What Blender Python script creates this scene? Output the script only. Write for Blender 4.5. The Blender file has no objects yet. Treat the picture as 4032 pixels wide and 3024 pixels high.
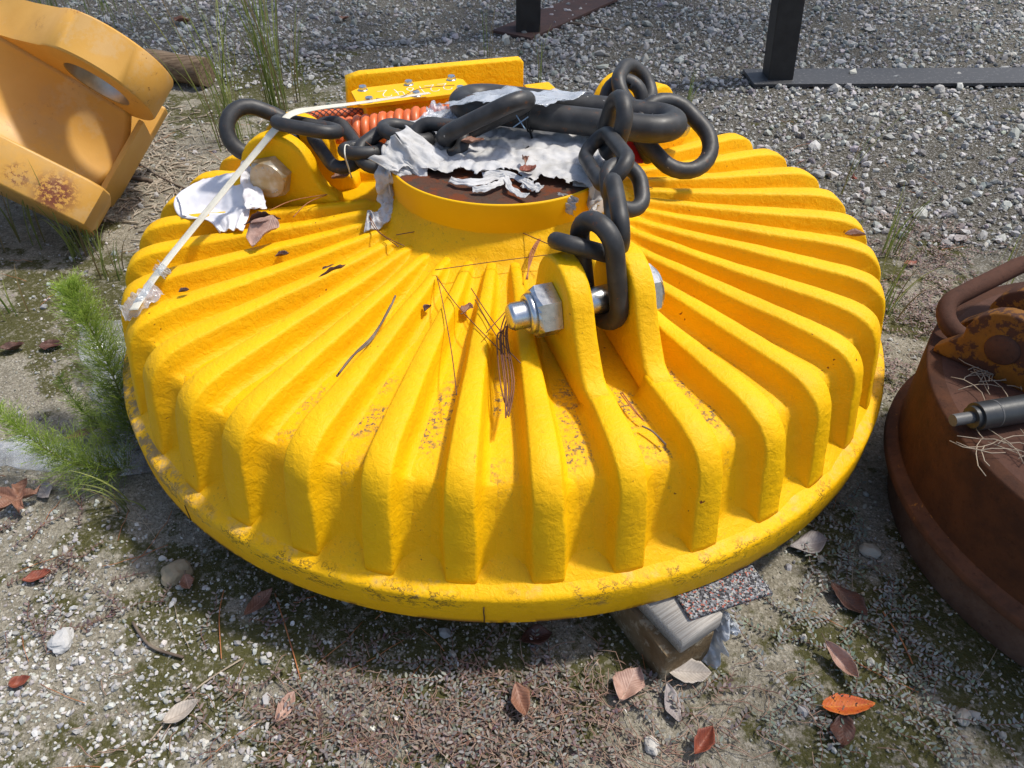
import bpy, bmesh, math, random
import numpy as np
from mathutils import Vector, Matrix, noise
random.seed(7); RNG = np.random.default_rng(11)
S = bpy.context.scene
COL = S.collection
R_ = math.radians

# ------------------------------------------------------------------ camera, sky, sun, exposure
H = 0.13                                    # magnet's underside above the ground
CAM_POS = np.array([0.01813, -1.61634, 1.13173 + H]); PITCH = R_(40.22); ROLL = R_(-0.2017); FPX = 2999.3
fw = np.array([0, math.cos(PITCH), -math.sin(PITCH)]); rt = np.array([1.0, 0, 0]); up = np.cross(rt, fw)
rt2 = math.cos(ROLL) * rt + math.sin(ROLL) * up; up2 = -math.sin(ROLL) * rt + math.cos(ROLL) * up
cam = bpy.data.cameras.new('camera'); cam.sensor_width = 36; cam.lens = FPX / 4032 * 36
cam.clip_start = 0.02; cam.clip_end = 2000
camo = bpy.data.objects.new('camera', cam); COL.objects.link(camo)
M = Matrix.Identity(4)
for i in range(3):
    M[i][0] = rt2[i]; M[i][1] = up2[i]; M[i][2] = -fw[i]; M[i][3] = CAM_POS[i]
camo.matrix_world = M
S.camera = camo
S.render.resolution_x, S.render.resolution_y = 1024, 768

SUN_AZ, SUN_EL = 14.0, 62.0                 # towards the sun, degrees from +x anticlockwise
w = bpy.data.worlds.new('World'); S.world = w; w.use_nodes = True
nt = w.node_tree
sky = nt.nodes.new('ShaderNodeTexSky'); sky.sky_type = 'NISHITA'; sky.sun_disc = False
sky.sun_elevation = R_(SUN_EL); sky.sun_rotation = R_(90 - SUN_AZ)
sky.air_density = 1.0; sky.dust_density = 2.5; sky.ozone_density = 1.0
nt.links.new(sky.outputs[0], nt.nodes['Background'].inputs[0])
nt.nodes['Background'].inputs[1].default_value = 0.15
sun = bpy.data.lights.new('sun', 'SUN'); sun.energy = 3.4; sun.angle = R_(4.5); sun.color = (1.0, 0.95, 0.86)
suno = bpy.data.objects.new('sun', sun); COL.objects.link(suno)
sd = Vector((math.cos(R_(SUN_EL)) * math.cos(R_(SUN_AZ)), math.cos(R_(SUN_EL)) * math.sin(R_(SUN_AZ)), math.sin(R_(SUN_EL))))
suno.rotation_euler = sd.to_track_quat('Z', 'Y').to_euler(); suno.location = sd * 20
S.view_settings.view_transform = 'Standard'; S.view_settings.look = 'None'
S.view_settings.exposure = 0.22; S.view_settings.gamma = 1.0
S.render.engine = 'CYCLES'

# ------------------------------------------------------------------ helpers
def at(u, v, z):
    """world point at magnet-frame height z (ground is z=-0.13) seen along a measured direction"""
    d = fw + ((u - 2016.) / FPX) * rt2 - ((v - 1512.) / FPX) * up2
    t = (z + H - CAM_POS[2]) / d[2]
    return Vector(CAM_POS + d * t)

def link(o): COL.objects.link(o); return o
def props(o, label=None, cat=None, group=None, kind=None):
    if label: o['label'] = label
    if cat: o['category'] = cat
    if group: o['group'] = group
    if kind: o['kind'] = kind
    return o
def empty(name, loc=(0, 0, 0), rz=0.0, **k):
    o = bpy.data.objects.new(name, None); o.empty_display_size = 0.05
    o.location = loc; o.rotation_euler = (0, 0, rz); link(o); return props(o, **k)
def mesh(name, V, F, smooth=True):
    me = bpy.data.meshes.new(name)
    me.from_pydata([tuple(map(float, v)) for v in V], [], [tuple(map(int, f)) for f in F]); me.update()
    me.polygons.foreach_set('use_smooth', [smooth] * len(me.polygons))
    return me
def fastmesh(name, V, F, cols=None, smooth=False):
    """V (n,3) array, F (m,k) array of equal-length faces, cols per-vertex rgb"""
    V = np.asarray(V, np.float32); F = np.asarray(F, np.int32); m, k = F.shape
    me = bpy.data.meshes.new(name)
    me.vertices.add(len(V)); me.vertices.foreach_set('co', V.ravel())
    me.loops.add(m * k); me.loops.foreach_set('vertex_index', F.ravel())
    me.polygons.add(m); me.polygons.foreach_set('loop_start', np.arange(0, m * k, k, dtype=np.int32))
    me.polygons.foreach_set('loop_total', np.full(m, k, np.int32))
    me.polygons.foreach_set('use_smooth', np.full(m, smooth))
    if cols is not None:
        a = me.color_attributes.new('tint', 'FLOAT_COLOR', 'POINT')
        c = np.ones((len(V), 4), np.float32); c[:, :3] = cols; a.data.foreach_set('color', c.ravel())
    me.update(); me.validate(); return me
def ob(name, me, mat, parent=None, loc=None, rot=None, **k):
    o = bpy.data.objects.new(name, me); link(o)
    if mat and not me.materials: me.materials.append(mat)
    if parent: o.parent = parent
    if loc is not None: o.location = loc
    if rot is not None: o.rotation_euler = rot
    return props(o, **k)
def bm_mesh(name, bm, smooth=True):
    me = bpy.data.meshes.new(name); bm.to_mesh(me); bm.free()
    me.polygons.foreach_set('use_smooth', [smooth] * len(me.polygons)); return me
def autosmooth(o, deg=35):
    me = o.data
    bm = bmesh.new(); bm.from_mesh(me)
    for e in bm.edges:
        e.smooth = not (len(e.link_faces) == 2 and e.calc_face_angle(0) > R_(deg))
    bm.to_mesh(me); bm.free(); return o
def lathe(prof, n=128, close=False):
    V, F = [], []
    m = len(prof)
    for j in range(n):
        a = 2 * math.pi * j / n; c, s = math.cos(a), math.sin(a)
        for r, z in prof: V.append((r * c, r * s, z))
    for j in range(n):
        k = (j + 1) % n
        for i in range(m - 1): F.append((j * m + i, k * m + i, k * m + i + 1, j * m + i + 1))
    return V, F
def frames(P, closed=False):
    P = [Vector(q) for q in P]; n = len(P); T = []
    for i in range(n):
        a = P[(i - 1) % n] if (closed or i > 0) else P[i]
        b = P[(i + 1) % n] if (closed or i < n - 1) else P[i]
        T.append((b - a).normalized())
    u = T[0].orthogonal().normalized(); U = [u]
    for i in range(1, n):
        u = U[-1] - T[i] * U[-1].dot(T[i]); u = u.normalized() if u.length > 1e-6 else T[i].orthogonal().normalized(); U.append(u)
    if closed:                                   # spread the holonomy twist
        q = U[-1] - T[0] * U[-1].dot(T[0]); q.normalize()
        ang = math.atan2(q.cross(U[0]).dot(T[0]), q.dot(U[0]))
        for i in range(n): U[i] = Matrix.Rotation(ang * i / n, 3, T[i]) @ U[i]
    return P, T, U
def tube(P, r, seg=10, closed=False, caps=True):
    P, T, U = frames(P, closed); n = len(P); V, F = [], []
    rr = r if isinstance(r, (list, tuple)) else [r] * n
    for i in range(n):
        W = T[i].cross(U[i])
        for k in range(seg):
            a = 2 * math.pi * k / seg; V.append(P[i] + (U[i] * math.cos(a) + W * math.sin(a)) * rr[i])
    for i in range(n if closed else n - 1):
        j = (i + 1) % n
        for k in range(seg):
            l = (k + 1) % seg; F.append((i * seg + k, i * seg + l, j * seg + l, j * seg + k))
    if caps and not closed:
        F.append(tuple(range(seg - 1, -1, -1))); F.append(tuple((n - 1) * seg + k for k in range(seg)))
    return V, F
def spline(P, n=8):
    P = [Vector(q) for q in P]; out = []
    for i in range(len(P) - 1):
        a = P[max(i - 1, 0)]; b = P[i]; c = P[i + 1]; d = P[min(i + 2, len(P) - 1)]
        for k in range(n):
            t = k / n
            out.append(0.5 * ((2 * b) + (c - a) * t + (2 * a - 5 * b + 4 * c - d) * t * t + (3 * b - a - 3 * c + d) * t ** 3))
    out.append(P[-1]); return out
def join(parts):
    V, F = [], []
    for v, f in parts:
        o = len(V); V += list(v); F += [tuple(i + o for i in q) for q in f]
    return V, F
def boxmesh(name, x0, x1, y0, y1, z0, z1, bev=0.004, seg=2):
    bm = bmesh.new(); bmesh.ops.create_cube(bm, size=1.0)
    for v in bm.verts: v.co = Vector(((x0 + x1) / 2 + v.co.x * (x1 - x0), (y0 + y1) / 2 + v.co.y * (y1 - y0), (z0 + z1) / 2 + v.co.z * (z1 - z0)))
    if bev: bmesh.ops.bevel(bm, geom=list(bm.edges), offset=bev, segments=seg, affect='EDGES', profile=0.6)
    return bm_mesh(name, bm, smooth=False)
def prism(name, outline, y0, y1, bev=0.006, seg=3, hole=None):
    """outline in (x,z); extruded along y"""
    bm = bmesh.new()
    a = [bm.verts.new((x, y0, z)) for x, z in outline]; b = [bm.verts.new((x, y1, z)) for x, z in outline]
    n = len(a)
    f1 = bm.faces.new(a); f2 = bm.faces.new(b[::-1])
    for i in range(n): bm.faces.new((a[(i + 1) % n], a[i], b[i], b[(i + 1) % n]))
    bmesh.ops.recalc_face_normals(bm, faces=bm.faces)
    if bev:
        es = [e for e in bm.edges if (e.verts[0] in a and e.verts[1] in a) or (e.verts[0] in b and e.verts[1] in b)]
        bmesh.ops.bevel(bm, geom=es, offset=bev, segments=seg, affect='EDGES', profile=0.5)
    return bm_mesh(name, bm)
def hexprism(af, h, ch=0.004):
    """hex bolt head along +z with a chamfered round face"""
    V, F = [], []; c = af / math.sqrt(3); n = 24
    rings = [(0, 1, 0), (h - ch, 1, 0), (h, 0.0, 1), ]
    def hexr(a): 
        a = (a % (math.pi / 3)) - math.pi / 6
        return (af / 2) / math.cos(a)
    zs = [(0.0, 0), (h - ch * 1.2, 0), (h, 1)]
    for z, rd in zs:
        for k in range(n):
            a = 2 * math.pi * k / n
            r = af / 2 * 0.96 if rd else hexr(a)
            zz = z - (0 if rd or z == 0 else (r - af / 2) * 0.45)
            V.append((r * math.cos(a), r * math.sin(a), zz))
    for i in range(2):
        for k in range(n):
            l = (k + 1) % n; F.append((i * n + k, i * n + l, (i + 1) * n + l, (i + 1) * n + k))
    F.append(tuple(2 * n + k for k in range(n))); F.append(tuple(range(n - 1, -1, -1)))
    return V, F

# ------------------------------------------------------------------ materials
class NT:
    def __init__(s, name):
        s.m = bpy.data.materials.new(name); s.m.use_nodes = True; s.t = s.m.node_tree; s.b = s.t.nodes['Principled BSDF']
        s.pos = s.n('ShaderNodeNewGeometry').outputs['Position']
    def n(s, typ, **k):
        x = s.t.nodes.new(typ)
        for a, v in k.items(): setattr(x, a, v)
        return x
    def set(s, sock, v):
        if isinstance(v, bpy.types.NodeSocket): s.t.links.new(v, sock)
        elif isinstance(v, (tuple, list)) and len(v) == 3 and sock.type == 'RGBA': sock.default_value = (*v, 1)
        else: sock.default_value = v
    def noise(s, scale, detail=3, rough=0.55, vec=None, dist=0.0):
        x = s.n('ShaderNodeTexNoise'); s.set(x.inputs['Vector'], vec or s.pos)
        x.inputs['Scale'].default_value = scale; x.inputs['Detail'].default_value = detail
        x.inputs['Roughness'].default_value = rough; x.inputs['Distortion'].default_value = dist
        return x.outputs['Fac']
    def voro(s, scale, vec=None, feature='F1', out='Distance'):
        x = s.n('ShaderNodeTexVoronoi', feature=feature); s.set(x.inputs['Vector'], vec or s.pos); x.inputs['Scale'].default_value = scale
        return x.outputs[out]
    def ramp(s, v, a, b):
        x = s.n('ShaderNodeMapRange', interpolation_type='SMOOTHSTEP'); s.set(x.inputs[0], v)
        x.inputs[1].default_value = a; x.inputs[2].default_value = b; return x.outputs[0]
    def math(s, op, a, b=0.0, c=0.0):
        x = s.n('ShaderNodeMath', operation=op); s.set(x.inputs[0], a); s.set(x.inputs[1], b); s.set(x.inputs[2], c); return x.outputs[0]
    def mix(s, f, a, b):
        x = s.n('ShaderNodeMix', data_type='RGBA'); s.set(x.inputs[0], f); s.set(x.inputs[6], a); s.set(x.inputs[7], b); return x.outputs[2]
    def scalevec(s, k, vec=None):
        x = s.n('ShaderNodeVectorMath', operation='MULTIPLY'); s.set(x.inputs[0], vec or s.pos); x.inputs[1].default_value = k; return x.outputs[0]
    def sep(s, vec=None):
        x = s.n('ShaderNodeSeparateXYZ'); s.set(x.inputs[0], vec or s.pos); return x.outputs
    def obj(s): return s.n('ShaderNodeTexCoord').outputs['Object']
    def attr(s, name, out='Color'):
        x = s.n('ShaderNodeAttribute'); x.attribute_name = name; return x.outputs[out]
    def bump(s, h, strength, dist, prev=None):
        x = s.n('ShaderNodeBump'); s.set(x.inputs['Height'], h); x.inputs['Strength'].default_value = strength; x.inputs['Distance'].default_value = dist
        if prev: s.t.links.new(prev, x.inputs['Normal'])
        return x.outputs[0]
    def done(s, col, rough=0.5, normal=None, metal=0.0, spec=0.5, **k):
        s.set(s.b.inputs['Base Color'], col); s.set(s.b.inputs['Roughness'], rough); s.set(s.b.inputs['Metallic'], metal)
        s.b.inputs['Specular IOR Level'].default_value = spec
        if normal: s.t.links.new(normal, s.b.inputs['Normal'])
        for a, v in k.items(): s.set(s.b.inputs[a.replace('_', ' ')], v)
        return s.m

YEL = (0.83, 0.460, 0.0008)
def yellow(name, dirt=0.0, flange=False, coarse=1.0, smoothcast=False):
    N = NT(name)
    big = N.noise(7, 3); mid = N.noise(62, 5, 0.62, dist=0.5); fine = N.noise(210, 3, 0.6)
    col = N.mix(N.ramp(big, 0.35, 0.7), YEL, (0.78, 0.412, 0.001))
    col = N.mix(N.math('MULTIPLY', N.ramp(mid, 0.52, 0.74), 0.35), col, (0.87, 0.49, 0.002))
    # rust pin-holes and chips
    ch = N.math('MULTIPLY', N.ramp(N.noise(85, 2, 0.5), 0.72, 0.745), N.ramp(N.noise(5, 2), 0.52, 0.62))
    col = N.mix(ch, col, (0.16, 0.04, 0.012))
    rough = N.math('MULTIPLY_ADD', fine, 0.25, 0.42)
    if dirt:
        x, y, z = N.sep()
        r = N.math('SQRT', N.math('ADD', N.math('MULTIPLY', x, x), N.math('MULTIPLY', y, y)))
        zone = N.math('MULTIPLY', N.ramp(r, 0.48, 0.66), N.ramp(r, 0.83, 0.77))
        m = N.math('MULTIPLY', N.ramp(N.noise(10, 3, 0.6), 0.43, 0.60), N.ramp(N.noise(120, 4, 0.75), 0.47, 0.60))
        m = N.math('MULTIPLY', N.math('MULTIPLY', m, zone), dirt)
        col = N.mix(m, col, (0.15, 0.115, 0.07))
        m2 = N.math('MULTIPLY', N.ramp(N.noise(150, 4, 0.8), 0.56, 0.66), N.ramp(N.noise(16, 3), 0.42, 0.6))
        col = N.mix(N.math('MULTIPLY', m2, 0.5 * dirt), col, (0.28, 0.19, 0.03))
        rough = N.math('ADD', rough, N.math('MULTIPLY', m, 0.35))
    if flange:
        x, y, z = N.sep()
        ang = N.math('MULTIPLY', N.math('ARCTAN2', y, x), 0.9)
        cv = N.n('ShaderNodeCombineXYZ'); N.set(cv.inputs[0], N.math('MULTIPLY', ang, 0.42)); N.set(cv.inputs[1], z)
        ns = N.noise(38, 6, 0.72, vec=cv.outputs[0])
        crack = N.ramp(N.math('ABSOLUTE', N.math('SUBTRACT', ns, 0.5)), 0.02, 0.006)
        band = N.math('MULTIPLY', N.ramp(z, H + 0.022, H + 0.044), N.ramp(z, H + 0.078, H + 0.064))
        patch = N.ramp(N.noise(9, 2, 0.5), 0.46, 0.58)
        cr = N.math('MULTIPLY', N.math('MULTIPLY', crack, band), patch)
        scuff = N.math('MULTIPLY', N.math('MULTIPLY', N.ramp(N.noise(70, 5, 0.8, vec=cv.outputs[0]), 0.54, 0.6), N.ramp(N.noise(6, 2), 0.5, 0.62)), N.math('ADD', N.math('MULTIPLY', band, 0.9), 0.08))
        col = N.mix(N.math('MULTIPLY', scuff, 0.75), col, (0.2, 0.14, 0.07))
        col = N.mix(N.math('MULTIPLY', cr, 0.9), col, (0.045, 0.03, 0.012))
        wear = N.math('MULTIPLY', N.ramp(x, -0.45, -0.72), N.math('MULTIPLY', N.ramp(z, H + 0.030, H + 0.058), N.ramp(N.noise(40, 5, 0.75), 0.44, 0.56)))
        col = N.mix(N.math('MULTIPLY', wear, 0.85), col, (0.23, 0.17, 0.10))
        rust = N.math('MULTIPLY', N.ramp(z, H + 0.013, H + 0.001), N.ramp(N.noise(11, 4, 0.7), 0.46, 0.56))
        col = N.mix(rust, col, (0.14, 0.045, 0.015))
        dust = N.math('MULTIPLY', N.ramp(N.noise(26, 5, 0.7), 0.48, 0.66), N.math('MULTIPLY', N.ramp(z, H + 0.062, H + 0.072), 0.45))
        col = N.mix(dust, col, (0.62, 0.42, 0.16))
    if smoothcast: nrm = N.bump(N.noise(20, 3), 0.15, 0.004, N.bump(fine, 0.10, 0.001))
    else: nrm = N.bump(mid, 0.6 * coarse, 0.005, N.bump(fine, 0.30 * coarse, 0.0016))
    return N.done(col, rough, nrm, spec=0.22)
Y_RIB = yellow('yellow cast paint')
Y_BODY = yellow('yellow cast paint, dirty grooves', dirt=1.0)
Y_FLG = yellow('yellow cast paint, scuffed rim', flange=True)
Y_SM = yellow('yellow smooth paint', smoothcast=True)
Y_TEX = yellow('yellow heavy texture paint', coarse=1.5)

def rusty(name, a, b, rough=0.85, c=None, csc=9, cth=(0.5, 0.56), bump=0.5):
    N = NT(name)
    col = N.mix(N.ramp(N.noise(14, 5, 0.7), 0.32, 0.68), a, b)
    col = N.mix(N.math('MULTIPLY', N.ramp(N.noise(90, 4, 0.7), 0.55, 0.7), 0.5), col, tuple(x * 0.35 for x in a))
    if c: col = N.mix(N.ramp(N.noise(csc, 5, 0.65), *cth), col, c)
    return N.done(col, rough, N.bump(N.noise(130, 4, 0.7), bump, 0.002), spec=0.25)
RUSTTOP = rusty('rust disc', (0.10, 0.035, 0.018), (0.055, 0.040, 0.030), c=(0.13, 0.035, 0.012), csc=18, cth=(0.52, 0.6))
RUST2 = rusty('old magnet rust', (0.095, 0.042, 0.027), (0.065, 0.03, 0.020))
RUST2S = rusty('old magnet rust side', (0.080, 0.030, 0.013), (0.045, 0.018, 0.010))
RUST2F = rusty('old magnet flange rust', (0.13, 0.055, 0.03), (0.075, 0.035, 0.022), c=(0.30, 0.13, 0.03), csc=30, cth=(0.64, 0.68))
RUST2B = rusty('old magnet base', (0.16, 0.10, 0.075), (0.10, 0.055, 0.04))
RUST2L = rusty('old magnet worn yellow', (0.24, 0.105, 0.014), (0.17, 0.070, 0.014), c=(0.065, 0.028, 0.018), csc=26, cth=(0.47, 0.53))

def blackchain():
    N = NT('black chain steel')
    col = N.mix(N.ramp(N.noise(30, 4), 0.35, 0.7), (0.020, 0.020, 0.021), (0.042, 0.042, 0.043))
    col = N.mix(N.math('MULTIPLY', N.ramp(N.noise(42, 5, 0.75), 0.60, 0.67), 0.8), col, (0.11, 0.045, 0.02))
    col = N.mix(N.math('MULTIPLY', N.ramp(N.noise(60, 4, 0.6, vec=N.scalevec((1, 1.3, .8))), 0.72, 0.735), 0.8), col, (0.45, 0.44, 0.42))
    return N.done(col, N.math('MULTIPLY_ADD', N.noise(45, 5, 0.7), 0.35, 0.34), N.bump(N.noise(160, 3), 0.12, 0.001), spec=0.5)
CHAIN = blackchain()
def zinc():
    N = NT('zinc plated steel')
    col = N.mix(N.ramp(N.noise(90, 4), 0.3, 0.7), (0.50, 0.52, 0.54), (0.66, 0.67, 0.68))
    return N.done(col, N.math('MULTIPLY_ADD', N.noise(140, 4), 0.25, 0.18), N.bump(N.noise(220, 3), 0.15, 0.0006), metal=1.0)
ZINC = zinc()
def zincrust():
    N = NT('bolt head with brown film')
    col = N.mix(N.ramp(N.noise(22, 4), 0.3, 0.62), (0.56, 0.54, 0.48), (0.38, 0.27, 0.12))
    return N.done(col, 0.36, N.bump(N.noise(150, 3), 0.15, 0.0006), metal=0.35)
ZRUST = zincrust()
def simple(name, a, b, sc=20, rough=0.6, bump=0.3, bsc=80, bd=0.001, **k):
    N = NT(name)
    return N.done(N.mix(N.ramp(N.noise(sc, 4), 0.3, 0.7), a, b), rough, N.bump(N.noise(bsc, 4), bump, bd), **k)
ORANGE = simple('orange cable sheath', (0.72, 0.165, 0.045), (0.62, 0.13, 0.035), rough=0.38, bump=0.1)
BRAID = simple('dark braided net', (0.05, 0.04, 0.05), (0.09, 0.08, 0.09), rough=0.7)
def papermat():
    N = NT('white torn wrapping')
    col = N.mix(N.ramp(N.noise(14, 5, 0.7), 0.35, 0.68), (0.70, 0.70, 0.71), (0.54, 0.53, 0.51))
    col = N.mix(N.math('MULTIPLY', N.ramp(N.noise(70, 5, 0.8), 0.60, 0.70), 0.6), col, (0.24, 0.20, 0.16))
    m = N.done(col, 0.75, N.bump(N.noise(55, 4), 0.5, 0.004), spec=0.3)
    tl = N.n('ShaderNodeBsdfTranslucent'); N.set(tl.inputs[0], col); mx = N.n('ShaderNodeMixShader'); mx.inputs[0].default_value = 0.25
    N.t.links.new(N.b.outputs[0], mx.inputs[1]); N.t.links.new(tl.outputs[0], mx.inputs[2]); N.t.links.new(mx.outputs[0], N.t.nodes['Material Output'].inputs[0]); return m
PAPER = papermat()
CLOTH = simple('white cotton', (0.70, 0.70, 0.74), (0.62, 0.61, 0.64), sc=9, rough=0.9, bump=0.3, bsc=300, bd=0.0006)
STRAPM = simple('woven white strap', (0.68, 0.65, 0.54), (0.58, 0.54, 0.42), sc=12, rough=0.75)
def strapmat():
    N = NT('woven cord strap')
    o = N.attr('lat', 'Fac')
    rib = N.math('SINE', N.math('MULTIPLY', o, 60.0))
    col = N.mix(N.ramp(N.noise(14, 4), 0.35, 0.7), (0.72, 0.69, 0.58), (0.60, 0.56, 0.45))
    return N.done(col, 0.6, N.bump(rib, 0.5, 0.001))
STRAP = strapmat()
def plastic(name='clear crinkled film', opq=0.18):
    N = NT(name); t = N.t
    N.done((0.62, 0.66, 0.72), 0.16, N.bump(N.noise(26, 4, 0.6), 0.5, 0.01), spec=0.8)
    tr = N.n('ShaderNodeBsdfTransparent'); tr.inputs[0].default_value = (0.92, 0.93, 0.94, 1)
    mx = N.n('ShaderNodeMixShader'); N.set(mx.inputs[0], N.math('MULTIPLY_ADD', N.noise(12, 3), 0.7, opq))
    t.links.new(tr.outputs[0], mx.inputs[1]); t.links.new(N.b.outputs[0], mx.inputs[2])
    t.links.new(mx.outputs[0], t.nodes['Material Output'].inputs[0]); return N.m
FILM = plastic(); TAPEM = plastic('thin clear tape', -0.15)
MUST = None
def mustard():
    N = NT('mustard faded paint')
    o = N.obj()
    col = N.mix(N.ramp(N.noise(3.5, 4), 0.3, 0.7), (0.62, 0.345, 0.075), (0.55, 0.285, 0.048))
    col = N.mix(N.math('MULTIPLY', N.ramp(N.noise(7, 5, 0.7), 0.55, 0.66), 0.35), col, (0.55, 0.40, 0.22))
    col = N.mix(N.math('MULTIPLY', N.ramp(N.noise(34, 6, 0.85), 0.57, 0.66), N.ramp(N.noise(4.3, 2), 0.56, 0.66)), col, (0.13, 0.035, 0.015))
    for p_, r_, th in ((Vector((-1.351, 0.500, 0.228)), 0.085, 0.45), (Vector((-1.445, 0.510, 0.280)), 0.05, 0.5), (at(330, 40, 0.51), 0.06, 0.52), (at(120, 60, 0.50), 0.05, 0.5)):   # old rust patches
        d = N.n('ShaderNodeVectorMath', operation='DISTANCE'); N.set(d.inputs[0], N.pos); d.inputs[1].default_value = p_
        m = N.math('MULTIPLY', N.ramp(d.outputs['Value'], r_, r_ * 0.3), N.ramp(N.noise(60, 6, 0.8), th, th + 0.06))
        col = N.mix(m, col, (0.17, 0.045, 0.02))
    col = N.mix(N.math('MULTIPLY', N.ramp(N.noise(2.2, 6, 0.75), 0.52, 0.60), 0.30), col, (0.42, 0.27, 0.11))
    return N.done(col, N.math('MULTIPLY_ADD', N.noise(9, 4), 0.3, 0.33), N.bump(N.noise(30, 5, 0.65), 0.35, 0.002), spec=0.4)
MUST = mustard()
BORE = simple('bare machined bore', (0.40, 0.38, 0.36), (0.26, 0.24, 0.23), sc=14, rough=0.38, metal=0.9)
BLACKST = simple('black painted steel', (0.010, 0.010, 0.011), (0.020, 0.020, 0.021), rough=0.5, bump=0.15)
def dustyblack():
    N = NT('dusty black flat bar')
    col = N.mix(N.ramp(N.noise(60, 5, 0.8), 0.55, 0.68), (0.035, 0.036, 0.040), (0.17, 0.17, 0.17))
    return N.done(col, 0.6, N.bump(N.noise(100, 3), 0.2, 0.001))
DUSTBLK = dustyblack()
RUSTBAR = rusty('rusty flat bar', (0.07, 0.045, 0.04), (0.10, 0.055, 0.045))
def wood(name, a, b, axis=(1, 10, 10), rough=0.85):
    N = NT(name); v = N.scalevec(axis, N.obj())
    g = N.noise(9, 5, 0.65, vec=v, dist=0.5)
    col = N.mix(N.ramp(g, 0.35, 0.68), a, b)
    return N.done(col, rough, N.bump(g, 0.6, 0.002), spec=0.2)
PLANKM = wood('weathered grey plank', (0.42, 0.40, 0.37), (0.24, 0.215, 0.19), axis=(0.8, 40, 40))
LOGM = wood('weathered log', (0.22, 0.16, 0.105), (0.09, 0.06, 0.038), axis=(0.8, 9, 9))
def blockm():
    N = NT('earthy timber block')
    col = N.mix(N.ramp(N.noise(9, 5, 0.65), 0.35, 0.65), (0.20, 0.145, 0.085), (0.12, 0.075, 0.035))
    col = N.mix(N.math('MULTIPLY', N.ramp(N.noise(26, 5, 0.75), 0.52, 0.64), 0.7), col, (0.38, 0.33, 0.24))
    return N.done(col, 0.95, N.bump(N.noise(70, 5, 0.7), 0.8, 0.004), spec=0.1)
BLOCKM = blockm()
def matm():
    N = NT('speckled rubber crumb mat')
    v = N.voro(330, out='Color'); x = N.sep(v)
    cr = N.n('ShaderNodeValToRGB'); N.set(cr.inputs[0], x[0]); cr.color_ramp.interpolation = 'CONSTANT'
    el = cr.color_ramp.elements; el[0].position = 0; el[0].color = (0.035, 0.035, 0.04, 1); el[1].position = 0.34; el[1].color = (0.15, 0.155, 0.17, 1)
    for p, c in ((0.58, (0.30, 0.31, 0.33, 1)), (0.76, (0.09, 0.09, 0.10, 1)), (0.87, (0.30, 0.10, 0.075, 1)), (0.95, (0.32, 0.30, 0.25, 1))):
        e = el.new(p); e.color = c
    return N.done(cr.outputs[0], 0.8, N.bump(N.voro(330), 0.5, 0.002), spec=0.2)
MATM = matm()
def tinted(name, rough=0.7, bsc=0, spec=0.3, trans=0.0, mul=1.0):
    N = NT(name); c = N.attr('tint')
    if bsc: c = N.mix(N.math('MULTIPLY', N.noise(bsc, 4, 0.7), 0.55), c, N.mix(0.5, c, (0.10, 0.09, 0.075)))
    nrm = N.bump(N.noise(bsc * 2, 3), 0.4, 0.002) if bsc else None
    m = N.done(c, rough, nrm, spec=spec)
    if trans:
        tl = N.n('ShaderNodeBsdfTranslucent'); N.set(tl.inputs[0], c); mx = N.n('ShaderNodeMixShader'); mx.inputs[0].default_value = trans
        N.t.links.new(N.b.outputs[0], mx.inputs[1]); N.t.links.new(tl.outputs[0], mx.inputs[2]); N.t.links.new(mx.outputs[0], N.t.nodes['Material Output'].inputs[0])
    return m
STONE = tinted('limestone gravel', 0.85, 60, 0.2)
WEED = tinted('weed leaves', 0.55, 0, 0.4, trans=0.2)
GRASS = tinted('grass blades', 0.5, 0, 0.4, trans=0.4)
NEEDLE = simple('dry pine needle', (0.22, 0.085, 0.03), (0.12, 0.04, 0.018), rough=0.6)
NEEDLE2 = simple('fresh fallen pine needle', (0.42, 0.17, 0.06), (0.30, 0.10, 0.04), rough=0.5)
STRAW = simple('bleached pine straw', (0.40, 0.33, 0.24), (0.28, 0.22, 0.16), rough=0.7)
STEMG = simple('green weed stem', (0.16, 0.14, 0.04), (0.10, 0.13, 0.03), rough=0.6)
TWIG = simple('grey twig', (0.20, 0.16, 0.12), (0.10, 0.07, 0.05), rough=0.8)
CHALK = simple('white paint marker', (0.80, 0.78, 0.70), (0.70, 0.66, 0.55), rough=0.7)
BLUEX = simple('blue paint marker', (0.26, 0.38, 0.50), (0.20, 0.30, 0.42), rough=0.7)
CABLETIE = simple('cable tie', (0.02, 0.02, 0.02), (0.03, 0.03, 0.03), rough=0.4)
WIREW = simple('white twine', (0.6, 0.58, 0.5), (0.5, 0.47, 0.4), rough=0.7)
REDT = simple('red tag plastic', (0.45, 0.02, 0.02), (0.36, 0.015, 0.02), rough=0.4)
PISTON = simple('black hydraulic cylinder', (0.022, 0.025, 0.027), (0.035, 0.038, 0.040), rough=0.4)
STEEL = simple('dull steel rod', (0.10, 0.10, 0.10), (0.06, 0.06, 0.06), rough=0.5)

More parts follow.
